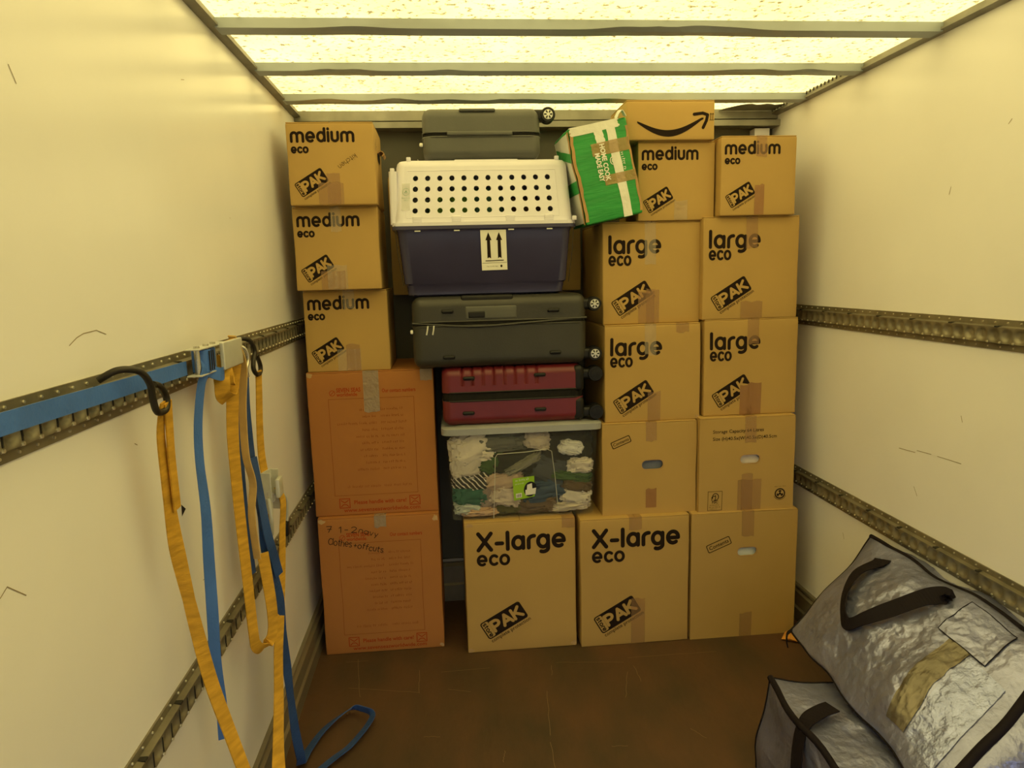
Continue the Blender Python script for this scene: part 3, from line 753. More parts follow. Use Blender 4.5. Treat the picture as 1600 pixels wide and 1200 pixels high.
# flat carton behind the crate
carton('flat brown carton standing behind the pet crate against the bulkhead', -.640, .140, 2.925, 1.379, .47, .075, 0, .001, name='flat_carton', group=None)

# ------------------------------------------------------------------ green meal box (leaning)
th = math.radians(-11.5)
gw, gh, gd = .212, .337, .235
GB = empty('meal_kit_box', (.1785 + .007, 2.52 + gd / 2, 1.637), 'green meal kit box with white and brown tape, leaning on the large box', 'box', None, (0, th, math.radians(2)))
gb = MB().rgrid(-gw / 2, gw / 2, -gd / 2, gd / 2, 0, gh, .006, 12, 2)
def gwarp(v):
    n1 = noise.noise(v * 11 + Vector((4, 2, 1))); n2 = noise.noise(v * 9 + Vector((7, 5, 3)))
    e = 1.0 if abs(v.x) > gw * .42 else .35
    return Vector((v.x + n1 * .006 * e, v.y + n2 * .003 - .004 * math.cos(PI * v.x / gw) * math.sin(PI * min(1, max(0, v.z / gh))) * (1 if v.y < 0 else 0), v.z + noise.noise(v * 10) * .004 * (v.z / gh)))
o = gb.build('body', 'green', GB, True, gwarp)
gplace = lambda u, v, l: (u - gw / 2, -gd / 2 - l, v)
def gstrip(name, m, u0, u1, v0, v1, l, sk=0.0, jag=0.0):
    mb = MB(); n = 14; q = 4; vs = []
    for i in range(n + 1):
        v = v0 + (v1 - v0) * i / n
        for k in range(q + 1):
            uu = u0 + (u1 - u0) * k / q + sk * (v - v0) + (random.uniform(-jag, jag) if k in (0, q) else 0)
            vs.append(gplace(uu, v + sk * .0, l))
    mb.add(vs, [(i * (q + 1) + k, i * (q + 1) + k + 1, (i + 1) * (q + 1) + k + 1, (i + 1) * (q + 1) + k) for i in range(n) for k in range(q)])
    return mb.build(name, m, GB, False, gwarp)
gstrip('white_tape', 'tape_white', .140, .172, 0, gh, .0016, -.02, .001)
gstrip('white_tape', 'tape_white', .095, .125, .262, gh, .0018, -.14, .002)
gstrip('white_tape', 'tape_white', .002, gw - .03, gh - .030, gh, .0014, 0, .004)
gstrip('brown_tape', 'tape_tan', .070, gw - .002, .225, .268, .0024, .0, .001)
gstrip('brown_tape', 'tape_tan', .095, gw - .002, .120, .155, .0024, .0, .001)
gstrip('edge_card', 'card_edge', -.0005, .010, .01, gh - .01, .0010, 0, .002)
gstrip('edge_card', 'card_edge', gw - .008, gw + .0005, .01, gh - .03, .0010, 0, .002)
mb = MB(); v0_ = .235
def gtxt(u, v, l): return gplace(.110 + v, .262 - u, l)
typeset(mb, 'HOME COOK', 0, -.010, .128, .0030, gtxt, bold=.035, height=.024)
typeset(mb, 'MADE EASY', .028, -.032, .098, .0030, gtxt, bold=.035, height=.024)
pseudo(mb, .040, .060, .062, .012, .0030, gtxt, 0, 33)
stroke(mb, arc(.137, .200, .010, .013, 20, 340, 20), .0028, .0030, gplace); stroke(mb, arc(.137, .200, .004, .006, 60, 280, 10), .0025, .0030, gplace)
mb.build('white_print', 'white_paper', GB, False, gwarp)
lp_ = lambda u, v, l: (-gw / 2 - l - .003, gd / 2 - u, v)
for nm, m_, a, b, c_, d_ in (('white_side', 'tape_white', .01, gd - .014, .01, gh - .012), ('edge_card', 'card_edge', gd - .016, gd + .002, .004, gh - .01)):
    mb = MB(); n = 10; vs = []
    for i in range(n + 1):
        for k in range(n + 1): vs.append(lp_(a + (b - a) * i / n, c_ + (d_ - c_) * k / n, .001 if nm == 'white_side' else .002))
    mb.add(vs, [(i * (n + 1) + k, (i + 1) * (n + 1) + k, (i + 1) * (n + 1) + k + 1, i * (n + 1) + k + 1) for i in range(n) for k in range(n)]).build(nm, m_, GB, False, gwarp)
mb = MB(); vs = []
for i in range(11):
    u = .02 + (gd - .02) * i / 10
    vs += [lp_(u, .268 - .05 * (i / 10), .003), lp_(u, .300 - .05 * (i / 10), .003)]
mb.add(vs, [(2 * i, 2 * i + 2, 2 * i + 3, 2 * i + 1) for i in range(10)]).build('green_tape', 'green', GB, False, gwarp)
mb = MB(); vs = []
for i in range(11):
    u = .02 + (gd - .02) * i / 10
    vs += [lp_(u, .115, .003), lp_(u, .160, .003)]
mb.add(vs, [(2 * i, 2 * i + 2, 2 * i + 3, 2 * i + 1) for i in range(10)]).build('green_tape', 'green', GB, False, gwarp)
mb = MB(); mb.ribbon(catmull([(.075, -gd / 2 + .02, gh), (.085, -gd / 2 - .002, gh + .018), (.096, -gd / 2 - .004, gh + .022), (.105, -gd / 2, gh + .002)], 5), [(0, 1, .2)] * 16, .03, .002); mb.build('loose_tape_end', 'tape_white', GB)

# ------------------------------------------------------------------ pet crate
CX, CYF, CZ = -.2775, 2.54, 1.379
CR = empty('pet_crate', (CX, CYF + .19, CZ), 'white and navy plastic pet crate with rows of round air holes', 'pet crate')
def rring(hw, hd, r, z, cy=0.0, n=6):
    pts = []
    for cx, cy_, a in ((hw - r, hd - r, 0), (-hw + r, hd - r, 90), (-hw + r, -hd + r, 180), (hw - r, -hd + r, 270)):
        for k in range(n + 1):
            t = math.radians(a + 90 * k / n); pts.append((cx + r * math.cos(t), cy + cy_ + r * math.sin(t), z))
    return pts
def loft(mb, rings, cap0=True, cap1=True, skip=None):
    N = len(rings[0]); vs = [p for R in rings for p in R]; fs = []
    for i in range(len(rings) - 1):
        for k in range(N):
            if skip and skip(i, k): continue
            fs.append((i * N + k, i * N + (k + 1) % N, (i + 1) * N + (k + 1) % N, (i + 1) * N + k))
    if cap0: fs.append(tuple(range(N))[::-1])
    if cap1: fs.append(tuple((len(rings) - 1) * N + k for k in range(N)))
    return mb.add(vs, fs)
hd0 = .19
ZB = .250                                     # flange height above base
mb = MB(); loft(mb, [rring(.270, hd0 - .040, .03, 0), rring(.285, hd0 - .030, .035, .006), rring(.289, hd0 - .026, .035, .040), rring(.296, hd0 - .018, .035, .046), rring(.312, hd0 - .008, .035, .225), rring(.316, hd0 - .004, .03, ZB - .014)])
mb.build('lower_shell', 'crate_navy', CR, True)
mb = MB(); loft(mb, [rring(.330, hd0 + .006, .03, ZB - .014), rring(.330, hd0 + .006, .03, ZB - .002)]); fl = mb.build('lower_flange', 'crate_navy', CR, False)
mb = MB(); loft(mb, [rring(.328, hd0 + .004, .03, ZB - .002), rring(.328, hd0 + .004, .03, ZB + .010)]); mb.build('upper_flange', 'crate_white', CR, False)
# upper shell with pierced front panel
n6 = 6; N_ = 4 * (n6 + 1)
rings = [rring(.319, hd0 - .006, .030, ZB + .010), rring(.307, hd0 - .044, .030, ZB + .207), rring(.304, hd0 - .049, .030, ZB + .219), rring(.297, hd0 - .058, .030, ZB + .228), rring(.283, hd0 - .074, .030, ZB + .232)]
kf = 3 * (n6 + 1) - 1                         # segment joining the two front corners
mb = MB(); loft(mb, rings, False, True, skip=lambda i, k: i == 0 and k == kf)
A0, B0 = Vector(rings[0][kf]), Vector(rings[0][(kf + 1) % N_]); A1, B1 = Vector(rings[1][kf]), Vector(rings[1][(kf + 1) % N_])
def fp(s_, t): return (A0.lerp(B0, s_)).lerp(A1.lerp(B1, s_), t)
wid = (B0 - A0).length; hei = ((A1 + B1) / 2 - (A0 + B0) / 2).length
sx0, sx1 = .034, .953; t0, t1 = .115, .885; NC, NR = 12, 4
nrm = Vector((0, -1, 0.19)).normalized()
def cellgrid():
    ds = (sx1 - sx0) / NC; dt = (t1 - t0) / NR; K = 16; rad = .0097
    for i in range(NC):
        for j in range(NR):
            a, b = sx0 + i * ds, t0 + j * dt; cs, ct = a + ds / 2, b + dt / 2
            inn = []; out = []
            for k in range(K):
                an = 2 * PI * (k + .5) / K; dx, dy = math.cos(an), math.sin(an)
                inn.append((cs + dx * rad / wid, ct + dy * rad / hei))
                m_ = max(abs(dx), abs(dy)); out.append((cs + dx / m_ * ds / 2, ct + dy / m_ * dt / 2))
            for q, (ux, uy) in enumerate(((1, 1), (-1, 1), (-1, -1), (1, -1))):
                pass
            vs = [fp(*p) for p in inn] + [fp(*p) for p in out]
            fs = [(k, K + k, K + (k + 1) % K, (k + 1) % K) for k in range(K)]
            # corner triangles: K points at +-11.25 deg offsets leave the square corners open, close them
            for q in range(4):
                k = q * 4 + 1; c_ = fp(cs + (1 if q in (0, 3) else -1) * ds / 2, ct + (1 if q in (0, 1) else -1) * dt / 2)
                vs.append(c_); fs.append((K + k, len(vs) - 1, K + (k + 1) % K))
            mb.add(vs, fs)
            mb.add([fp(*p) for p in inn] + [fp(*p) - nrm * .004 for p in inn], [(k, (k + 1) % K, K + (k + 1) % K, K + k) for k in range(K)])
cellgrid()
for a, b, c_, d_ in ((0, sx0, 0, 1), (sx1, 1, 0, 1), (sx0, sx1, 0, t0), (sx0, sx1, t1, 1)):
    mb.quad(fp(a, c_), fp(b, c_), fp(b, d_), fp(a, d_))
mb.build('upper_shell', 'crate_white', CR, True)
# embossed panel rim, tabs, door frame, latch pins
mb = MB(); rim = [(sx0 - .015, t0 - .03), (sx1 + .015, t0 - .03), (sx1 + .015, t1 + .04), (sx0 - .015, t1 + .04)]
mb.tube([fp(*p) - nrm * .0005 for p in rim], .0016, 6, True); mb.build('panel_rim', 'crate_white', CR, True)
for s_ in (.085, .325, .66, .90):
    p = fp(s_, .06); mb = MB(); mb.rgrid(p.x - .016, p.x + .016, p.y - .006, p.y + .004, p.z - .012, p.z + .010, .003, 2, 2); mb.build('latch_tab', 'crate_white', CR, True)
    mb = MB(); mb.box(p.x - .010, p.x + .010, -hd0 - .009, -hd0 - .003, ZB - .022, ZB - .018); mb.build('latch_slot', 'silver_hub', CR)
mb = MB(); loft(mb, [rring(.015, .13, .01, ZB + .006), rring(.014, .125, .01, ZB + .190)])
mb.v = [(v[0] - .325, v[1] - .035, v[2]) for v in mb.v]; mb.v = [(v[0] + .006, v[1], v[2]) for v in mb.v]; mb.build('door_frame', 'crate_white', CR, False)
for x, y, z in ((-.322, -.12, ZB + .19), (-.262, -.128, ZB + .226), (.270, -.128, ZB + .226), (.322, -.19, ZB + .008)):
    MB().rgrid(x - .008, x + .008, y - .006, y + .006, z, z + .016, .003, 1, 2).build('hinge_pin', 'crate_white', CR, True)
MB().rgrid(-.10, .13, -.125, -.075, ZB + .224, ZB + .2335, .004, 4, 2).build('carry_handle', 'crate_white', CR, True)
for x in (-.318, .318):
    MB().tube([(x, -hd0 - .008, ZB), (x + (.006 if x < 0 else -.006), -hd0 - .004, ZB - .10), (x + (.022 if x < 0 else -.02), -hd0 + .004, ZB - .21)], .0012, 6).build('wire_clip', 'hook_black', CR)
# arrow label on the lower shell
lb0 = -hd0 + .0125
def lbl(u, v, l): z = .088 + v; return (-.015 + u + .02 * v * -1, -hd0 + .004 + (.225 - z) * .060 - l, z)
LB = MB().add([lbl(0, 0, .0016), lbl(.092, 0.001, .0016), lbl(.092, .142, .0016), lbl(0, .142, .0016)], [(0, 1, 2, 3)]).build('arrow_label', 'white_paper', CR)
mb = MB()
for u in (.028, .066):
    mb.poly([lbl(u - .0065, .042, .0022), lbl(u, .046, .0022), lbl(u + .0065, .042, .0022), lbl(u + .0055, .106, .0022), lbl(u - .0055, .106, .0022)])
    mb.poly([lbl(u - .011, .106, .0022), lbl(u + .011, .106, .0022), lbl(u, .134, .0022)])
mb.quad(lbl(.014, .032, .0022), lbl(.080, .0335, .0022), lbl(.080, .0365, .0022), lbl(.014, .035, .0022)); mb.quad(lbl(.002, .025, .0022), lbl(.09, .0265, .0022), lbl(.09, .0275, .0022), lbl(.002, .026, .0022))
pseudo(mb, .018, .012, .040, .004, .0022, lbl, 0, 13); mb.poly([lbl(*p, .0022) for p in rrect(0, 0, .007, .009, .003, 0, .067, .010)]); mb.build('label_print', 'ink', LB)
stk = MB(); stk.quad(fp(-.012, .22), fp(.040, .22), fp(.038, .70), fp(-.012, .70)); stk.v = [tuple(Vector(v) + nrm * .0012) for v in stk.v]
film('sticker', (.70, .70, .66), .45, .2); ss = stk.build('clear_sticker', 'sticker', CR)
def sfp(u, v, l): return fp(-.010 + u / wid, .26 + v / hei) + nrm * l
mb = MB(); stroke(mb, arc(.014, .058, .012, .013, 0, 360, 18), .0012, .002, sfp); stroke(mb, [(.009, .054), (.014, .062), (.019, .054)], .002, .002, sfp)
pseudo(mb, .0, .034, .030, .004, .002, sfp, 0, 11); pseudo(mb, .008, .026, .014, .004, .002, sfp, 0, 12)
mat('sticker_green', (.10, .22, .13), .6); mb.build('sticker_print', 'sticker_green', ss)

# ------------------------------------------------------------------ cloth lumps
def cloth(name, label, cat, c, s, col, rot=0.0, seed=0, amp=.22, m=None, group=None, pw=.55, clamp=None):
    """crumpled folded garment"""
    nu, nv = 64, 36; vs = []
    for j in range(nv + 1):
        ph = PI * (j / nv - .5)
        for i in range(nu):
            t = 2 * PI * i / nu
            sg = lambda a, e: math.copysign(abs(a) ** e, a)
            d = Vector((sg(math.cos(ph), pw) * sg(math.cos(t), pw), sg(math.cos(ph), pw) * sg(math.sin(t), pw), sg(math.sin(ph), pw)))
            q = d * 1.9 + Vector((seed * 3.1, seed * 1.7, 0))
            n = .8 * noise.noise(q) + .7 * (1 - abs(noise.noise(Vector((q.x * 2.0 + q.z, q.y * 2, q.z * 3.4)))) * 2.6) - .35 + .42 * (1 - 2.6 * abs(noise.noise(Vector((q.x * 3.2 - q.z * 2, q.y * 4, q.z * 6)) + Vector((3, 0, 0)))))
            d = d * (1 + amp * n)
            vs.append((d.x * s[0] / 2, d.y * s[1] / 2, d.z * s[2] / 2))
    fs = [(j * nu + i, j * nu + (i + 1) % nu, (j + 1) * nu + (i + 1) % nu, (j + 1) * nu + i) for j in range(nv) for i in range(nu)]
    mm = m or mat('cloth_%d' % (seed + 100 * len(label)), col, .85, var=.10, scale=18, bump=.1, bscale=120, spec=.2)
    cr, sr = math.cos(rot), math.sin(rot)
    vs = [(x * cr + z * sr, y, -x * sr + z * cr) for x, y, z in vs]
    if clamp:
        def lim(v, a, b, k): return min(max(v, a + k), b - k)
        out = []
        for x, y, z in vs:
            k = .0015 + .002 * abs(noise.noise(Vector((x * 40, seed, z * 40))))
            X = lim(x + c[0], clamp[0] + clamp[6] * (clamp[5] - z - c[2]), clamp[1] - clamp[6] * (clamp[5] - z - c[2]), k)
            Y = lim(y + c[1], clamp[2] + clamp[7] * (clamp[5] - z - c[2]), clamp[3], k); Z = lim(z + c[2], clamp[4], clamp[5], .001)
            out.append((X - c[0], Y - c[1], Z - c[2]))
        vs = out
    o = MB().add(vs, fs).build(name, mm, None, True); o.location = c
    return tag(o, label, cat, group)
# things glimpsed through the crate's holes and the hand holes
cg = 'things packed inside the pet crate'
CCL = (CX - .28, CX + .28, CYF + .022, CYF + .33, CZ + .262, CZ + .46, 0, -.19)
cloth('bundle', 'bright green bundle seen through the left air holes of the crate', 'bundle', (-.39, 2.735, 1.689), (.17, .20, .14), (.22, .42, .07), 0, 61, .14, group=cg, clamp=CCL)
cloth('bundle', 'pale teal bundle seen through the middle air holes of the crate', 'bundle', (-.265, 2.735, 1.692), (.12, .20, .15), (.14, .30, .20), 0, 62, .14, group=cg, clamp=CCL)
cloth('bundle', 'brown bundle seen through the right air holes of the crate', 'bundle', (-.13, 2.745, 1.680), (.15, .19, .12), (.09, .05, .02), 0, 63, .14, group=cg, clamp=CCL)
for o in bpy.data.objects:
    if o.get('group') == cg: pass
cloth('folded_cloth', 'blue grey cloth showing in the hand hole beside the clear tub', 'cloth', (.335, 2.656, .70), (.22, .20, .18), (.16, .18, .24), 0, 64, .10, clamp=(.152, .503, 2.558, 2.93, .528, .87, 0, 0))
cloth('folded_cloth', 'white cloth showing in the hand hole of the storage capacity box', 'cloth', (.715, 2.632, .655), (.22, .20, .20), (.72, .64, .58), 0, 65, .10, clamp=(.526, .886, 2.535, 2.91, .528, .88, 0, 0))
cloth('folded_cloth', 'white plastic bag showing in the hand hole of the floor box', 'cloth', (.70, 2.622, .250), (.24, .20, .34), (.66, .70, .68), 0, 66, .10, clamp=(.494, .902, 2.523, 2.95, .008, .505, 0, 0))

# ------------------------------------------------------------------ suitcases
def wheel(parent, c, r, hub, axis='y', tw=.024):
    w_ = MB().lathe([(r * .55, -tw / 2), (r * .9, -tw / 2), (r, -tw / 3), (r, tw / 3), (r * .9, tw / 2), (r * .55, tw / 2)], c, axis, 24).build('wheel', 'black_plastic', parent, True)
    MB().lathe([(r * .12, -tw / 2 - .003), (r * .62, -tw / 2 - .002), (r * .66, -tw / 2 + .002), (r * .66, 0)], c, axis, 24).build('hub', hub, w_, True)
    mb = MB()
    for k in range(6):
        a = PI / 3 * k; dx, dz = math.cos(a), math.sin(a)
        p = Vector((c[0] + dx * r * .38, c[1] - tw / 2 - .0032, c[2] + dz * r * .38)); q = Vector((-dz, 0, dx)) * r * .07; e = Vector((dx, 0, dz)) * r * .17
        mb.poly([p - q - e, p + q - e, p + q * 1.6 + e, p - q * 1.6 + e])
    mb.build('hub_slots', 'black_plastic', w_)
    return w_
def suitcase(label, x0, x1, yf, d, z0, z1, zz, body, r=.05, bh=.016, ribs=(), feet=(), wheels=(), hub='black_plastic', ry=0.0, band='zip', wr=.026):
    cx = (x0 + x1) / 2; hw = (x1 - x0) / 2
    root = empty('suitcase', (cx, yf + d / 2, z0), label, 'suitcase', 'hard shell suitcases', (0, ry, 0))
    h = z1 - z0; zb = zz - z0
    def rw(v):
        if v.z > zb + .04:
            for q in ribs:
                dx = abs(v.x - q)
                if dx < .006 and abs(v.x) < hw - .02:
                    s_ = .0055 * (1 - dx / .006)
                    if v.y < -d / 2 + .06: v = v + Vector((0, s_, 0))
                    if v.z > h - .03: v = v - Vector((0, 0, s_))
        return v
    # two shells with flat meeting faces at the zip
    for nm, a, b in (('lower_shell', 0, zb - bh / 2), ('upper_shell', zb + bh / 2, h)):
        mb = MB(); R = min(r, (b - a) * .6)
        if nm == 'upper_shell': mb.rgrid(-hw, hw, -d / 2, d / 2, a - R, b, R, 110 if ribs else 10, 5)
        else: mb.rgrid(-hw, hw, -d / 2, d / 2, a, b + R, R, 10, 5)
        vs = []
        for v in mb.v:
            v = Vector(v)
            if nm == 'upper_shell': v.z = max(v.z, a)
            else: v.z = min(v.z, b)
            vs.append(tuple(rw(v) if nm == 'upper_shell' else v))
        # restore full plan outline at the seam
        if nm == 'upper_shell':
            vs = [tuple(v) for v in vs]
        mb.v = vs; mb.build(nm, body, root, True)
    mb = MB(); R2 = .045
    loft(mb, [rring(hw - .004, d / 2 - .004, R2, zb - bh / 2 - .004), rring(hw - .001, d / 2 - .001, R2, zb - bh / 2), rring(hw - .001, d / 2 - .001, R2, zb + bh / 2), rring(hw - .004, d / 2 - .004, R2, zb + bh / 2 + .004)]); mb.build('zip_band', band, root, False)
    mb = MB()
    for zz_ in (zb - bh / 2, zb + bh / 2): mb.tube(rring(hw + .001, d / 2 + .001, R2, zz_), .0028, 6, True)
    mb.build('piping', body if body != 'red_case' else 'black_plastic', root, True)
    for fx, fz in feet:
        f = MB().rgrid(fx - .022, fx + .022, -d / 2 - .009, -d / 2 + .004, fz - .007, fz + .007, .006, 2, 3).build('foot', 'black_plastic', root, True)
    for wx, wz in wheels:
        MB().rgrid(wx - .062, wx - .004, -d / 2 + .012, -d / 2 + .065, wz - .020, wz + .020, .012, 3, 3).build('wheel_mount', 'black_plastic', root, True)
        wheel(root, (wx, -d / 2 + .020, wz), wr, hub)
        wheel(root, (wx, -d / 2 + .046, wz), wr, hub)
    return root
RED = suitcase('dark red ribbed suitcase lying on the lid of the clear tub', -.454, .075, 2.545, .40, .899, 1.116, 1.008, 'red_case', .032, .032,
    ribs=[-.2645 + q for q in (.075, .112, .152, .192, .232, .272, .312, .352)], feet=[(-.165, .178), (.098, .182), (-.170, .048), (.098, .052)], wheels=[(.310, .176), (.312, .024 + .006)], wr=.029)
MB().rgrid(.222, .266, -.202, .202, .112, .212, .018, 3, 3).build('corner_guard', 'black_plastic', RED, True)
MB().rgrid(.222, .266, -.202, .202, .004, .092, .018, 3, 3).build('corner_guard', 'black_plastic', RED, True)
BLK = suitcase('large black suitcase with silver wheel hubs, under the pet crate', -.552, .086, 2.535, .44, 1.118, 1.377, 1.279, 'black_case', .035, .016,
    feet=[(-.19, .206), (.195, .200), (-.19, .040), (.20, .045)], wheels=[(.350, .218), (.351, .034)], hub='silver_hub', wr=.0265)
for o in BLK.children:
    if o.name.startswith('zip_band'): pass
MB().rgrid(-.125, .06, -.222, -.212, .176, .222, .004, 3, 2).build('handle_recess', 'grey_case', BLK, True)
MB().rgrid(-.115, -.055, -.225, -.214, .180, .204, .004, 3, 2).build('combination_lock', 'black_plastic', BLK, True)
MB().rgrid(-.14, .05, -.214, -.15, .236, .262, .008, 3, 2).build('top_handle', 'black_plastic', BLK, True)
for x in (-.262, -.240):
    MB().tube([(x, -.222, .156), (x - .002, -.226, .142), (x - .006, -.226, .124)], .003, 6).build('zip_pull', 'zinc', BLK)
MB().rgrid(-.326, -.316, -.212, -.196, .128, .142, .003, 1, 2).build('end_button', 'white_paper', BLK, True)
MB().tube(catmull([(-.318, -.216, .166), (-.10, -.224, .150), (.10, -.224, .158), (.318, -.216, .170)], 8), .0045, 8).build('seam_bead', 'black_case', BLK, True)
TOP = suitcase('grey cabin suitcase on top of the pet crate, under the roof', -.487, -.062, 2.61, .36, 1.8625, 2.042, 1.950, 'grey_case', .032, .016, wheels=[(.242, .156)], hub='silver_hub', wr=.027)
MB().rgrid(-.125, .110, -.190, -.178, .082, .097, .005, 4, 2).build('side_handle', 'grey_case', TOP, True)
MB().rgrid(-.225, -.212, -.165, -.150, .050, .062, .004, 1, 2).build('end_button', 'white_paper', TOP, True)
MB().rgrid(-.08, .05, -.184, -.12, .165, .176, .005, 3, 2).build('top_handle', 'grey_case', TOP, True)

# ------------------------------------------------------------------ clear tub with clothes
TX0, TX1, TYF, TD, TZ, TH = -.440, .118, 2.535, .40, .5285, .352
TC = (TX0 + TX1) / 2
TUB = empty('storage_tub', (TC, TYF + TD / 2, TZ), 'clear plastic storage tub full of clothes with a pale lid', 'storage tub')
mb = MB(); HWt, HWb = .289, .272
def tring(z, ins=0.0): 
    f = z / TH; return rring(HWb + (HWt - HWb) * f - ins, TD / 2 - .016 * (1 - f) - ins, .03, z)
loft(mb, [tring(.004)] + [tring(TH * k / 6) for k in range(1, 7)], True, False)
mb.build('tub_body', 'clear_plastic', TUB, True)
mb = MB(); loft(mb, [rring(HWt + .004, TD / 2 + .004, .032, TH - .014), rring(HWt + .013, TD / 2 + .010, .035, TH - .013), rring(HWt + .0135, TD / 2 + .010, .035, TH + .010), rring(HWt + .006, TD / 2 + .004, .032, TH + .014), rring(HWt - .03, TD / 2 - .02, .03, TH + .015), rring(HWt - .035, TD / 2 - .025, .03, TH + .0175)], False, True)
mb.build('lid', 'lid', TUB, True)
def tf(u, v, l=0.0):
    z = v * TH; f = v; hw = HWb + (HWt - HWb) * f
    return (-hw + 2 * hw * u, -(TD / 2 - .016 * (1 - f)) - l, z)
mb = MB()
mb.tube([tf(*p, .0008) for p in ((.285, .02), (.305, .45), (.315, .70), (.33, .735), (.52, .745), (.66, .765), (.69, .74), (.715, .45), (.735, .15), (.742, .05))], .0013, 6); film('rib_plastic', (.72, .70, .60), .75, .2); mb.build('moulded_outline', 'rib_plastic', TUB, True)
mb = MB(); mb.add([tf(.432, .205, .0018), tf(.575, .245, .0018), tf(.572, .475, .0018), tf(.424, .455, .0018)], [(0, 1, 2, 3)]); LS = mb.build('product_sticker', 'lime', TUB)
def tl(u, v, l): return tf(.43 + u * .146 , .215 + v * .25 + u * .03, l)
mb = MB(); pseudo(mb, .10, .80, .60, .10, .0026, tl, 0, 14); pseudo(mb, .08, .66, .40, .06, .0026, tl, 0, 15); mb.quad(tl(.10, .06, .0026), tl(.38, .06, .0026), tl(.38, .26, .0026), tl(.10, .26, .0026)); mb.quad(tl(.55, .12, .003), tl(1.02, .10, .003), tl(1.06, .38, .003), tl(.55, .36, .003)); mb.quad(tl(.62, .36, .003), tl(.88, .36, .003), tl(.86, .62, .003), tl(.64, .58, .003)); mb.build('sticker_print', 'white_paper', LS)
mb = MB(); mb.poly([tl(*p, .0023) for p in arc(.78, .36, .30, .34, 0, 360, 24)]); 
for k in range(5): mb.quad(tl(.14 + k * .045, .09, .003), tl(.16 + k * .045, .09, .003), tl(.16 + k * .045, .22, .003), tl(.14 + k * .045, .22, .003))
mb.build('sticker_circle', 'black_plastic', LS)
def strip_mat():
    m = bpy.data.materials.new('striped_cloth'); m.use_nodes = True; nt = m.node_tree; b = nt.nodes['Principled BSDF']; b.inputs['Roughness'].default_value = .9
    tc = nt.nodes.new('ShaderNodeTexCoord'); mp = nt.nodes.new('ShaderNodeMapping'); mp.inputs['Rotation'].default_value = (0, .75, 0)
    wv = nt.nodes.new('ShaderNodeTexWave'); wv.inputs['Scale'].default_value = 21; wv.inputs['Distortion'].default_value = 1.5; wv.inputs['Detail Scale'].default_value = 2
    rp = nt.nodes.new('ShaderNodeValToRGB'); rp.color_ramp.interpolation = 'CONSTANT'; rp.color_ramp.elements[0].color = (.02, .018, .015, 1); rp.color_ramp.elements[1].color = (.62, .57, .5, 1); rp.color_ramp.elements[1].position = .80
    L = nt.links.new; L(tc.outputs['Object'], mp.inputs[0]); L(mp.outputs[0], wv.inputs['Vector']); L(wv.outputs[0], rp.inputs[0]); L(rp.outputs[0], b.inputs['Base Color']); return m
STRIPE = strip_mat()
CG = 'clothes packed in the clear tub'
TCL = (TC - HWt + .002, TC + HWt - .002, TYF + .003, TYF + TD - .003, TZ + .006, TZ + TH - .004, (HWt - HWb) / TH, .016 / TH)
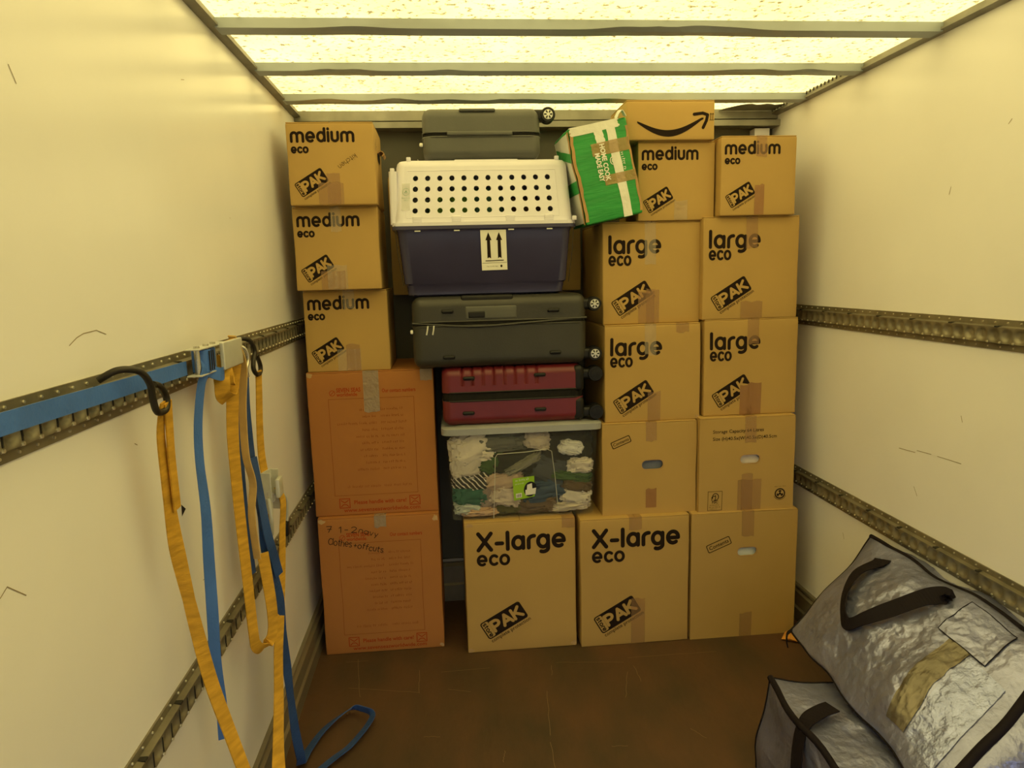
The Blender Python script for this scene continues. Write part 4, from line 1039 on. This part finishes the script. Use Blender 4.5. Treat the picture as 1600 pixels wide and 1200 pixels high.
items = [('garment', 'white shirt crumpled in the top left corner of the clear tub', 'garment', .13, .84, .25, .27, (.78, .71, .60), 8, 0),
 ('garment', 'cream knit bunched below the white shirt in the clear tub', 'garment', .085, .60, .17, .24, (.60, .54, .46), 0, 0),
 ('garment', 'dark green leafy garment beside the white shirt in the clear tub', 'garment', .24, .68, .22, .26, (.06, .12, .035), -20, .01),
 ('garment', 'black and white striped top at the left of the clear tub', 'garment', .12, .43, .22, .16, 'stripe', 0, 0),
 ('garment', 'teal green garment low on the left of the clear tub', 'garment', .11, .27, .19, .20, (.03, .13, .09), 0, 0),
 ('garment', 'pale blue white cloth in the lower left corner of the clear tub', 'garment', .10, .13, .16, .13, (.50, .55, .50), 0, 0),
 ('garment', 'peach coloured cloth on the bottom left of the clear tub', 'garment', .19, .045, .21, .08, (.60, .40, .25), 0, -.004),
 ('garment', 'mauve grey garment left of centre low in the clear tub', 'garment', .245, .24, .17, .26, (.30, .235, .20), 25, .005),
 ('garment', 'pinkish beige garment left of the green sticker in the clear tub', 'garment', .36, .40, .24, .20, (.50, .37, .27), 10, 0),
 ('garment', 'light striped beige garment below the pinkish one in the clear tub', 'garment', .385, .25, .20, .20, (.62, .52, .42), -10, -.003),
 ('garment', 'olive garment on the bottom centre of the clear tub', 'garment', .40, .085, .20, .14, (.10, .09, .03), 0, .005),
 ('garment', 'brown folded garment on the bottom right of centre in the clear tub', 'garment', .59, .10, .26, .17, (.16, .105, .065), 0, 0),
 ('garment', 'dull blue garment under the green sticker in the clear tub', 'garment', .615, .28, .36, .21, (.05, .085, .14), 5, 0),
 ('garment', 'dark grey denim garment right of centre in the clear tub', 'garment', .675, .50, .26, .28, (.075, .08, .09), -25, .008),
 ('garment', 'near black garment in the middle of the clear tub', 'garment', .43, .62, .36, .28, (.03, .028, .022), 0, .012),
 ('garment', 'pale grey flowered sleeve slanting across the middle of the clear tub', 'garment', .50, .59, .24, .085, (.26, .25, .19), 28, -.002),
 ('garment', 'grey sheer garment under the lid of the clear tub, left of centre', 'garment', .35, .92, .34, .17, (.16, .16, .14), 0, .004),
 ('garment', 'cream strap top under the lid of the clear tub, right of centre', 'garment', .60, .90, .15, .16, (.55, .48, .40), -15, .0),
 ('garment', 'black garment filling the upper right of the clear tub', 'garment', .82, .79, .36, .36, (.022, .02, .018), 0, .015),
 ('garment', 'white folded label cloth at the upper right of the clear tub', 'garment', .825, .755, .135, .13, (.74, .73, .70), -12, -.004),
 ('shoe', 'white canvas shoe at the right edge of the clear tub', 'shoe', .90, .545, .145, .14, (.66, .60, .52), 0, 0),
 ('garment', 'olive green garment between the shoes in the clear tub', 'garment', .86, .43, .25, .10, (.06, .12, .04), -8, .0),
 ('shoe', 'brown suede shoe at the lower right of the clear tub', 'shoe', .895, .33, .18, .13, (.13, .085, .045), -15, 0),
 ('shoe', 'white leather shoe below the brown one in the clear tub', 'shoe', .905, .20, .18, .16, (.70, .64, .54), -12, 0),
 ('shoe', 'cream shoe sole on the bottom right of the clear tub', 'shoe', .855, .075, .24, .09, (.66, .58, .46), 4, 0),
 ('garment', 'navy garment behind the lower shoes in the clear tub', 'garment', .79, .26, .16, .28, (.04, .06, .10), 0, .014)]
for i, (nm, lb, ct, u, v, su, sv, col, rt, dy) in enumerate(items):
    p = tf(u, v); sw = 2 * .285 * su; sh = TH * sv; dp = min(.12, max(.07, sw * .6))
    hw = HWb + (HWt - HWb) * v
    x = min(max(p[0], -hw + .012 + sw * .60), hw - .012 - sw * .60)
    z = min(max(p[2], .012 + sh * .62), TH - .020 - sh * .58)
    cloth(nm, lb, ct, (TC + x, TYF + TD / 2 + p[1] + .012 + dp * .5 + dy, TZ + z), (sw * 1.22, dp, sh * 1.28), tuple(v * .80 for v in col) if col != 'stripe' else (.1, .1, .1), math.radians(-rt), i + 1, .17, STRIPE if col == 'stripe' else None, CG, .6, TCL)
cloth('garment', 'dark heap of clothes filling the back of the clear tub', 'garment', (TC, TYF + .235, TZ + .165), (.50, .20, .28), (.03, .028, .024), 0, 40, .08, None, CG, .35, TCL)

# ------------------------------------------------------------------ straps on the left wall
def strap_part(parent, name, pts, wv, w_, m, n=8, t=.0022):
    P = catmull(pts, n); k = len(P)
    if isinstance(wv[0], (tuple, list)):
        Wv = []
        for i in range(k):
            f = i / (k - 1) * (len(wv) - 1); a = int(min(f, len(wv) - 2)); Wv.append(Vector(wv[a]).lerp(Vector(wv[a + 1]), f - a))
    else: Wv = [wv] * k
    if hasattr(w_, '__len__'):
        ww = []
        for i in range(k):
            f = i / (k - 1) * (len(w_) - 1); a = int(min(f, len(w_) - 2)); ww.append(w_[a] + (w_[a + 1] - w_[a]) * (f - a))
    else: ww = w_
    return MB().ribbon(P, Wv, ww, t).build(name, m, parent, False)
def hook(parent, pts, m, r=.006):
    return MB().tube(catmull(pts, 8), r, 10).build('hook', m, parent, True)
XW = -.955
# 1: blue strap stretched along the rail with its ratchet and hanging tail
s1 = empty('ratchet_strap', (-.96, 1.45, 1.25), 'light blue strap stretched along the upper rail with a silver ratchet', 'strap', 'ratchet straps on the left wall')
def L(root, p): return tuple(Vector(p) - Vector(root.location))
def rel(root, pts): return [L(root, p) for p in pts]
strap_part(s1, 'webbing', rel(s1, [(-.974, YR + .1, 1.284), (-.974, .4, 1.284), (-.968, .9, 1.281), (-.964, 1.2, 1.277), (-.958, 1.47, 1.275)]), (0, 0, 1), .0285, 'blue_web', 10)
strap_part(s1, 'hanging_tail', rel(s1, [(-.935, 1.505, 1.290), (-.928, 1.495, 1.268), (-.935, 1.478, 1.235), (-.945, 1.470, 1.16), (-.950, 1.472, 1.08), (-.948, 1.474, .97), (-.950, 1.470, .86), (-.950, 1.462, .75), (-.952, 1.458, .64), (-.951, 1.464, .53), (-.952, 1.462, .45)]), [(.12, 1, 0), (.15, 1, 0), (.25, .95, 0), (.3, .95, 0), (.55, .8, 0), (.75, .7, 0), (.7, .7, 0), (.95, .4, 0)], [.034, .030, .027, .026, .026, .025, .024, .022], 'blue_web', 10)
rt = MB()
for z in (1.258, 1.312): rt.rgrid(.005, .035, .01, .20, z - 1.25 - .0015, z - 1.25 + .0015, .001, 2, 1)
rt.build('ratchet_frame', 'zinc', s1, False)
MB().rgrid(.034, .044, .135, .275, .004, .066, .003, 3, 2).build('ratchet_handle', 'zinc', s1, True)
for y in (.03, .085, .13): MB().tube([(.022, y, .004), (.022, y, .068)], .006, 10).build('axle', 'chrome', s1, True)
MB().tube([(.020, .060, .012), (.020, .060, .058)], .019, 14).build('wound_webbing', 'blue_web', s1, True)
MB().tube([(.020, .108, .014), (.020, .108, .058)], .013, 14).build('wound_webbing', 'navy_web', s1, True)
for y in (.052, .064, .076): MB().box(.0385, .0405, y - .0012, y + .0012, .014, .056).build('spool_slot', 'hook_black', s1)
strap_part(s1, 'loose_fold', rel(s1, [(-.935, 1.53, 1.262), (-.922, 1.565, 1.248), (-.925, 1.60, 1.252), (-.940, 1.63, 1.275)]), (0, .2, 1), .028, 'blue_web', 6)
# 2: yellow strap with black hook, left
s2 = empty('yellow_strap', (-.95, 1.26, 1.24), 'yellow strap hanging from a black hook at the left, nearest the camera', 'strap', 'yellow straps on the left wall')
hook(s2, rel(s2, [(-.982, 1.160, 1.296), (-.955, 1.168, 1.310), (-.934, 1.196, 1.304), (-.928, 1.218, 1.280), (-.930, 1.228, 1.255), (-.930, 1.236, 1.232), (-.930, 1.250, 1.224), (-.928, 1.274, 1.226), (-.928, 1.280, 1.246), (-.930, 1.262, 1.268), (-.930, 1.236, 1.276)]), 'hook_black', .006)
strap_part(s2, 'webbing', rel(s2, [(-.928, 1.262, 1.240), (-.936, 1.268, 1.21), (-.943, 1.276, 1.17), (-.946, 1.286, 1.10), (-.948, 1.296, 1.04), (-.947, 1.304, .96), (-.940, 1.312, .87), (-.930, 1.320, .77), (-.915, 1.326, .66), (-.885, 1.328, .53), (-.85, 1.32, .40)]), [(0, 1, 0), (.1, 1, 0), (.1, 1, 0), (.2, 1, 0), (.5, .6, 0), (.98, .1, 0), (.7, .7, 0), (.4, .9, 0), (.35, .95, 0)], [.016, .022, .027, .029, .028, .022, .026, .030, .032], 'yellow_web', 8, .003)
strap_part(s2, 'stitched_lap', rel(s2, [(-.925, 1.276, 1.238), (-.932, 1.290, 1.19), (-.936, 1.296, 1.13), (-.938, 1.303, 1.06), (-.940, 1.308, 1.03)]), (.15, 1, 0), .022, 'yellow_web', 6, .003)
MB().poly([L(s2, (-.936, 1.318, 1.035)), L(s2, (-.936, 1.338, 1.020)), L(s2, (-.936, 1.316, 1.012))]).build('care_tag', 'black_web', s2)
# 3: yellow strap bundle looped beside the ratchet
s3 = empty('yellow_strap', (-.95, 1.65, 1.30), 'yellow strap bundled in a short coil under the silver ratchet', 'strap', 'yellow straps on the left wall')
strap_part(s3, 'coil', rel(s3, [(-.955, 1.615, 1.275), (-.938, 1.612, 1.255), (-.930, 1.596, 1.225), (-.932, 1.602, 1.196), (-.932, 1.640, 1.182), (-.938, 1.675, 1.196), (-.942, 1.682, 1.235), (-.955, 1.68, 1.275)]), [(1, .1, 0), (.9, .5, .2), (.8, .6, 0), (.6, .5, .6), (.8, .3, .4), (.9, .3, 0), (1, 0, 0)], .034, 'yellow_web', 8, .003)
strap_part(s3, 'inner_coil', rel(s3, [(-.952, 1.630, 1.278), (-.932, 1.628, 1.262), (-.926, 1.622, 1.238), (-.930, 1.632, 1.216), (-.934, 1.652, 1.214), (-.938, 1.660, 1.240), (-.950, 1.655, 1.275)]), [(.7, .7, 0), (.6, .8, 0), (.6, .8, .2), (.8, .5, 0)], .030, 'yellow_web', 6, .003)
strap_part(s3, 'webbing', rel(s3, [(-.940, 1.690, 1.312), (-.930, 1.705, 1.27), (-.940, 1.703, 1.20), (-.948, 1.700, 1.10), (-.950, 1.700, 1.02), (-.950, 1.704, .88), (-.945, 1.700, .73), (-.940, 1.695, .58), (-.938, 1.703, .535), (-.930, 1.735, .512), (-.915, 1.765, .530), (-.912, 1.775, .60), (-.925, 1.78, .75)]), [(.9, .3, 0), (.8, .5, 0), (.75, .6, 0), (.6, .7, 0), (.55, .8, 0), (.5, .8, 0), (.5, .8, 0), (.5, .7, .3), (.6, .7, 0), (.8, .5, 0)], .029, 'yellow_web', 8, .003)
strap_part(s3, 'thin_edge_tail', rel(s3, [(-.930, 1.695, 1.322), (-.922, 1.738, 1.25), (-.933, 1.742, 1.14), (-.938, 1.752, 1.02), (-.932, 1.770, .94), (-.938, 1.758, .86), (-.936, 1.768, .74)]), (1, -.35, 0), .020, 'tan_web', 8, .003)
# 4: yellow strap with second ratchet
s4 = empty('yellow_strap', (-.95, 1.90, 1.24), 'yellow strap with a silver ratchet halfway down, nearest the boxes', 'strap', 'yellow straps on the left wall')
hook(s4, rel(s4, [(-.985, 1.825, 1.290), (-.955, 1.832, 1.304), (-.936, 1.862, 1.296), (-.930, 1.880, 1.268), (-.932, 1.868, 1.245), (-.932, 1.862, 1.222), (-.930, 1.880, 1.205), (-.930, 1.915, 1.206), (-.930, 1.920, 1.226), (-.930, 1.892, 1.256)]), 'hook_black', .006)
strap_part(s4, 'webbing', rel(s4, [(-.930, 1.900, 1.212), (-.935, 1.906, 1.15), (-.942, 1.912, 1.06), (-.945, 1.918, .98), (-.942, 1.924, .92)]), [(.3, 1, 0), (.3, 1, 0), (.35, 1, 0)], [.026, .029, .031], 'yellow_web', 8, .003)
R4 = MB()
for dy in (-.022, .022): R4.rgrid(-.020, .020, dy - .002, dy + .002, -.085, .030, .001, 2, 1)
R4.rgrid(-.004, .0, -.022, .022, .006, .032, .001, 2, 1)
o = R4.build('ratchet_frame', 'zinc', s4); o.location = L(s4, (-.935, 1.925, .900)); o.rotation_euler = (0, 0, -.25)
MB().lathe([(.016, -.026), (.016, .026)], L(s4, (-.926, 1.925, .862)), 'y', 18).build('ratchet_spool', 'chrome', s4, True)
MB().rgrid(-.006, .006, -.022, .022, -.026, .026, .003, 2, 2).build('ratchet_plate', 'zinc', s4, True).location = L(s4, (-.905, 1.920, .885))
hn = MB().tube(catmull([(-.91, 1.950, .865), (-.90, 1.972, .83), (-.905, 1.978, .77), (-.91, 1.975, .735)], 5), .004, 8)
hn.v = [L(s4, v) for v in hn.v]; hn.build('ratchet_handle', 'zinc', s4, True)
MB().rgrid(-.010, .010, -.014, .014, -.022, .022, .007, 2, 3).build('handle_grip', 'black_plastic', s4, True).location = L(s4, (-.91, 1.975, .745))
hn = MB().tube(catmull([(-.93, 1.895, .86), (-.925, 1.890, .80), (-.93, 1.900, .755)], 5), .006, 8); hn.v = [L(s4, v) for v in hn.v]; hn.build('ratchet_handle', 'zinc', s4, True)
strap_part(s4, 'lower_webbing', rel(s4, [(-.920, 1.938, .878), (-.903, 1.938, .84), (-.908, 1.930, .76), (-.912, 1.912, .66), (-.916, 1.868, .54), (-.918, 1.825, .45), (-.916, 1.785, .34), (-.905, 1.70, .24), (-.88, 1.60, .20), (-.84, 1.5, .14)]), [(.3, 1, 0), (.3, 1, 0), (.35, 1, 0), (.5, .85, 0), (.5, .85, 0), (.45, .9, .1), (.4, .8, .3)], [.027, .028, .030, .031, .032, .034], 'yellow_web', 8, .003)
strap_part(s4, 'back_webbing', rel(s4, [(-.945, 1.950, .85), (-.950, 1.948, .74), (-.950, 1.940, .64)]), (.2, 1, 0), .028, 'yellow_web', 6, .003)
# 5: dark blue strap hanging to the floor in a loop
s5 = empty('blue_strap', (-.95, 1.82, 1.25), 'dark blue strap hanging from chrome hooks and trailing onto the floor', 'strap', 'ratchet straps on the left wall')
hook(s5, rel(s5, [(-.985, 1.760, 1.268), (-.955, 1.768, 1.284), (-.935, 1.782, 1.272), (-.932, 1.788, 1.248), (-.935, 1.778, 1.225), (-.935, 1.784, 1.208)]), 'chrome', .0045)
hook(s5, rel(s5, [(-.985, 1.792, 1.274), (-.955, 1.800, 1.290), (-.935, 1.814, 1.278), (-.932, 1.820, 1.252), (-.935, 1.810, 1.228), (-.935, 1.814, 1.208)]), 'chrome', .0045)
strap_part(s5, 'webbing', rel(s5, [(-.938, 1.81, 1.215), (-.942, 1.806, 1.13), (-.945, 1.815, 1.03), (-.942, 1.822, .94), (-.930, 1.818, .84), (-.925, 1.812, .75), (-.918, 1.845, .66), (-.915, 1.862, .58), (-.915, 1.872, .48), (-.912, 1.876, .37), (-.910, 1.882, .27), (-.908, 1.895, .16), (-.905, 1.92, .06), (-.912, 1.950, .016), (-.90, 2.02, .016), (-.866, 2.116, .017), (-.803, 2.190, .024), (-.758, 2.180, .030), (-.722, 2.140, .024), (-.772, 2.024, .016), (-.82, 1.957, .018), (-.90, 1.85, .016), (-.93, 1.78, .016)]),
    [(.8, .6, 0), (.9, .4, 0), (.6, .8, 0), (.3, .95, 0), (.4, .9, 0), (.6, .8, 0), (.3, 1, 0), (.7, .7, 0), (.4, .9, 0), (.5, .8, 0), (.3, .95, 0), (.5, .8, .1), (.6, .8, .2), (.9, -.3, .3), (.9, -.4, .3), (.9, -.4, .4), (.6, -.6, .7), (.2, -.4, .95), (.8, -.5, .5), (.88, -.47, .35), (.88, -.47, .25), (.88, -.47, .25), (.88, -.47, .2)],
    [.014, .018, .026, .029, .030, .030, .030, .029, .030, .030, .030, .028, .028, .028, .028, .026, .026, .028, .026, .026], 'navy_web', 8, .003)
strap_part(s5, 'second_layer', rel(s5, [(-.935, 1.80, 1.0), (-.925, 1.80, .90), (-.915, 1.80, .80), (-.908, 1.822, .72), (-.905, 1.845, .66)]), [(.4, .9, 0), (.5, .8, 0)], .027, 'navy_web', 6, .003)
strap_part(s5, 'back_layer', rel(s5, [(-.948, 1.78, 1.2), (-.955, 1.77, 1.05), (-.955, 1.765, .85), (-.95, 1.77, .70)]), (.3, 1, 0), .022, 'navy_web', 6, .003)

# ------------------------------------------------------------------ silver bags
def bag(name, label, P, puff, seed, regions=None, n=34):
    """soft bag from 8 corners: 0..3 one panel (loop), 4..7 the opposite panel"""
    P = [Vector(p) for p in P]; c = sum(P, Vector()) / 8
    root = empty(name, (c.x, c.y, min(p.z for p in P)), label, 'bag', 'silver storage bags')
    o0 = Vector(root.location)
    quads = {'front': (0, 1, 2, 3), 'back': (5, 4, 7, 6), 's0': (4, 5, 1, 0), 's1': (5, 6, 2, 1), 's2': (6, 7, 3, 2), 's3': (7, 4, 0, 3)}
    def disp(v):
        return v + Vector((noise.noise(v * 7 + Vector((seed, 0, 0))), noise.noise(v * 7 + Vector((0, seed, 5))), noise.noise(v * 7 + Vector((3, 0, seed))))) * .014
    def surf(q, s_, t):
        a, b, c_, d = [P[i] for i in quads[q]]
        v = a.lerp(b, s_).lerp(d.lerp(c_, s_), t)
        nn = (b - a).cross(d - a).normalized(); 
        if nn.dot(v - c) < 0: nn = -nn
        bul = puff[q] * (math.sin(PI * s_) * math.sin(PI * t)) ** .6 if 0 < s_ < 1 and 0 < t < 1 else 0
        if bul:
            e = min(1, 6 * min(s_, 1 - s_, t, 1 - t))
            wv = noise.noise(v * 9 + Vector((seed, 1, 2))) * .008 + (1 - 2 * abs(noise.noise(v * 19 + Vector((2, seed, 4))))) * .0036 + (1 - 2 * abs(noise.noise(v * 41 + Vector((2, seed, 4))))) * .0024 + (1 - 2 * abs(noise.noise(v * 85 + Vector((5, seed, 4))))) * .0012
            bul += wv * e
        v = disp(v + nn * bul)
        v.x = min(v.x, W - .004); v.z = max(v.z, .003)
        return v
    for q in quads:
        mb = MB(); vs = [surf(q, i / n, j / n) - o0 for j in range(n + 1) for i in range(n + 1)]
        a, b, c_, d = [P[i] for i in quads[q]]; flip = (b - a).cross(d - a).dot((a + b + c_ + d) / 4 - c) < 0
        fs = [(j * (n + 1) + i, j * (n + 1) + i + 1, (j + 1) * (n + 1) + i + 1, (j + 1) * (n + 1) + i) for j in range(n) for i in range(n)]
        if flip: fs = [f[::-1] for f in fs]
        mb.add(vs, fs); mb.build('panel', 'foil', root, True)
    def edge(a, b, r):
        pts = [disp(P[a].lerp(P[b], k / 30)) for k in range(31)]
        for p in pts: p.x = min(p.x, W - .006); p.z = max(p.z, r)
        MB().tube([p - o0 for p in pts], r, 8).build('piping', 'black_web', root, True)
    return root, surf, edge, o0
# lower bag on the floor
PL = [(.415, 1.770, .004), (.445, 1.765, .292), (.430, .95, .275), (.415, .95, .004), (.975, 1.740, .004), (.975, 1.735, .225), (.975, .95, .225), (.975, .95, .004)]
BL, surfL, edgeL, oL = bag('storage_bag', 'lower silver storage bag standing on the floor with a dark handle', PL, {'front': .012, 'back': .0, 's0': .02, 's1': .012, 's2': .02, 's3': 0}, 3.3, n=80)
edgeL(1, 2, .009); edgeL(0, 1, .003); edgeL(1, 5, .003)
P = [surfL('s1', .20, .18), surfL('s1', .22, .02) + Vector((-.002, 0, .010)), surfL('front', .93, .25), surfL('front', .78, .33), surfL('front', .55, .40), surfL('front', .40, .45)]
def offs(pts, d): return [Vector(p) + Vector(d) for p in pts]
ptsH = [(.545, 1.605, .302), (.50, 1.585, .306), (.452, 1.56, .302), (.425, 1.545, .270), (.405, 1.52, .20), (.395, 1.49, .12), (.392, 1.45, .05)]
strap_part(BL, 'handle', [Vector(p) - oL for p in ptsH], [(0, 1, 0), (.1, 1, 0), (.1, 1, .1), (0, 1, .2), (0, 1, .25), (0, 1, .25)], .044, 'black_web', 6, .003)
# upper bag leaning on the wall
PU = [(.620, 1.975, .315), (.950, 2.100, .555), (.965, 1.370, .550), (.575, 1.270, .300), (.86, 1.96, .315), (.990, 2.06, .47), (.990, 1.36, .47), (.90, 1.28, .305)]
BU, surfU, edgeU, oU = bag('storage_bag', 'upper silver storage bag with a looped black handle, leaning on the wall', PU, {'front': .055, 'back': .0, 's0': .02, 's1': .045, 's2': .05, 's3': .0}, 8.1, n=120)
edgeU(0, 1, .0035); edgeU(1, 2, .0075); edgeU(2, 3, .012); edgeU(3, 0, .003)
def onpanel(s_, t, l):
    a = surfU('front', s_, t); b = surfU('front', min(s_ + .02, 1), t); d = surfU('front', s_, min(t + .02, 1)); nn = (b - a).cross(d - a).normalized()
    if nn.z < 0: nn = -nn
    return a + nn * l - oU
pp = [(.86, .20, .003), (.82, .215, .010), (.66, .20, .020), (.50, .235, .020), (.36, .30, .016), (.33, .36, .014), (.42, .43, .020), (.60, .50, .026), (.76, .565, .026), (.86, .60, .014), (.84, .605, .004)]
hp = [onpanel(*p) for p in pp]
up = (onpanel(.5, .4, .1) - onpanel(.5, .4, 0)).normalized(); ax = (onpanel(.6, .4, 0) - onpanel(.3, .4, 0)).normalized(); ay = (onpanel(.5, .6, 0) - onpanel(.5, .2, 0)).normalized()
wvs = [ay, ay, ay * .95 + up * .3, ay * .8 + up * .5, ay * .5 + ax * .3 + up * .7, ax * .8 + up * .6, ax * .9 - ay * .4 + up * .4, ax - ay * .3 + up * .2, ax - ay * .3, ax - ay * .3, ax - ay * .3]
strap_part(BU, 'handle', hp, [tuple(v) for v in wvs], [.046, .048, .052, .052, .040, .032, .044, .050, .052, .050], 'black_web', 8, .003)
def patch(name, m, s0, s1, t0, t1, l):
    mb = MB(); n = 40; vs = [onpanel(s0 + (s1 - s0) * i / n, t0 + (t1 - t0) * j / n, l) for j in range(n + 1) for i in range(n + 1)]
    fs = [(j * (n + 1) + i, j * (n + 1) + i + 1, (j + 1) * (n + 1) + i + 1, (j + 1) * (n + 1) + i) for j in range(n) for i in range(n)]
    mb.add(vs, fs); return mb.build(name, m, BU, True)
patch('sewn_pocket', 'foil', .68, .93, .665, .86, .003)
mb = MB(); mb.tube([onpanel(s_, t, .0035) for s_, t in [(.68 + .25 * k / 8, .665) for k in range(9)] + [(.93, .665 + .195 * k / 8) for k in range(1, 9)] + [(.93 - .25 * k / 8, .86) for k in range(1, 9)] + [(.68, .86 - .195 * k / 8) for k in range(1, 8)]], .0012, 5, True); mb.build('stitching', 'black_web', BU)
patch('inner_stripe', 'foil_gold', .10, .68, .715, .80, .0025)
patch('zip_flap', 'foil_bright', .10, .66, .81, .95, .0028)
strap_part(BU, 'corner_tail', [Vector(p) - oU for p in ((.622, 1.975, .315), (.612, 1.985, .300), (.610, 1.985, .275), (.612, 1.98, .255))], (.3, 1, 0), .014, 'black_web', 5, .003)
o = MB().add([(.835, 2.46, .004), (.870, 2.50, .012), (.90, 2.49, .03), (.90, 2.42, .006), (.855, 2.43, .02), (.868, 2.465, .035)], [(0, 4, 5, 1), (1, 5, 2), (4, 3, 2, 5), (0, 1, 2, 3), (0, 3, 4)]).build('scrap', 'orange_bit'); tag(o, 'small orange scrap on the floor in the corner behind the silver bag', 'scrap')
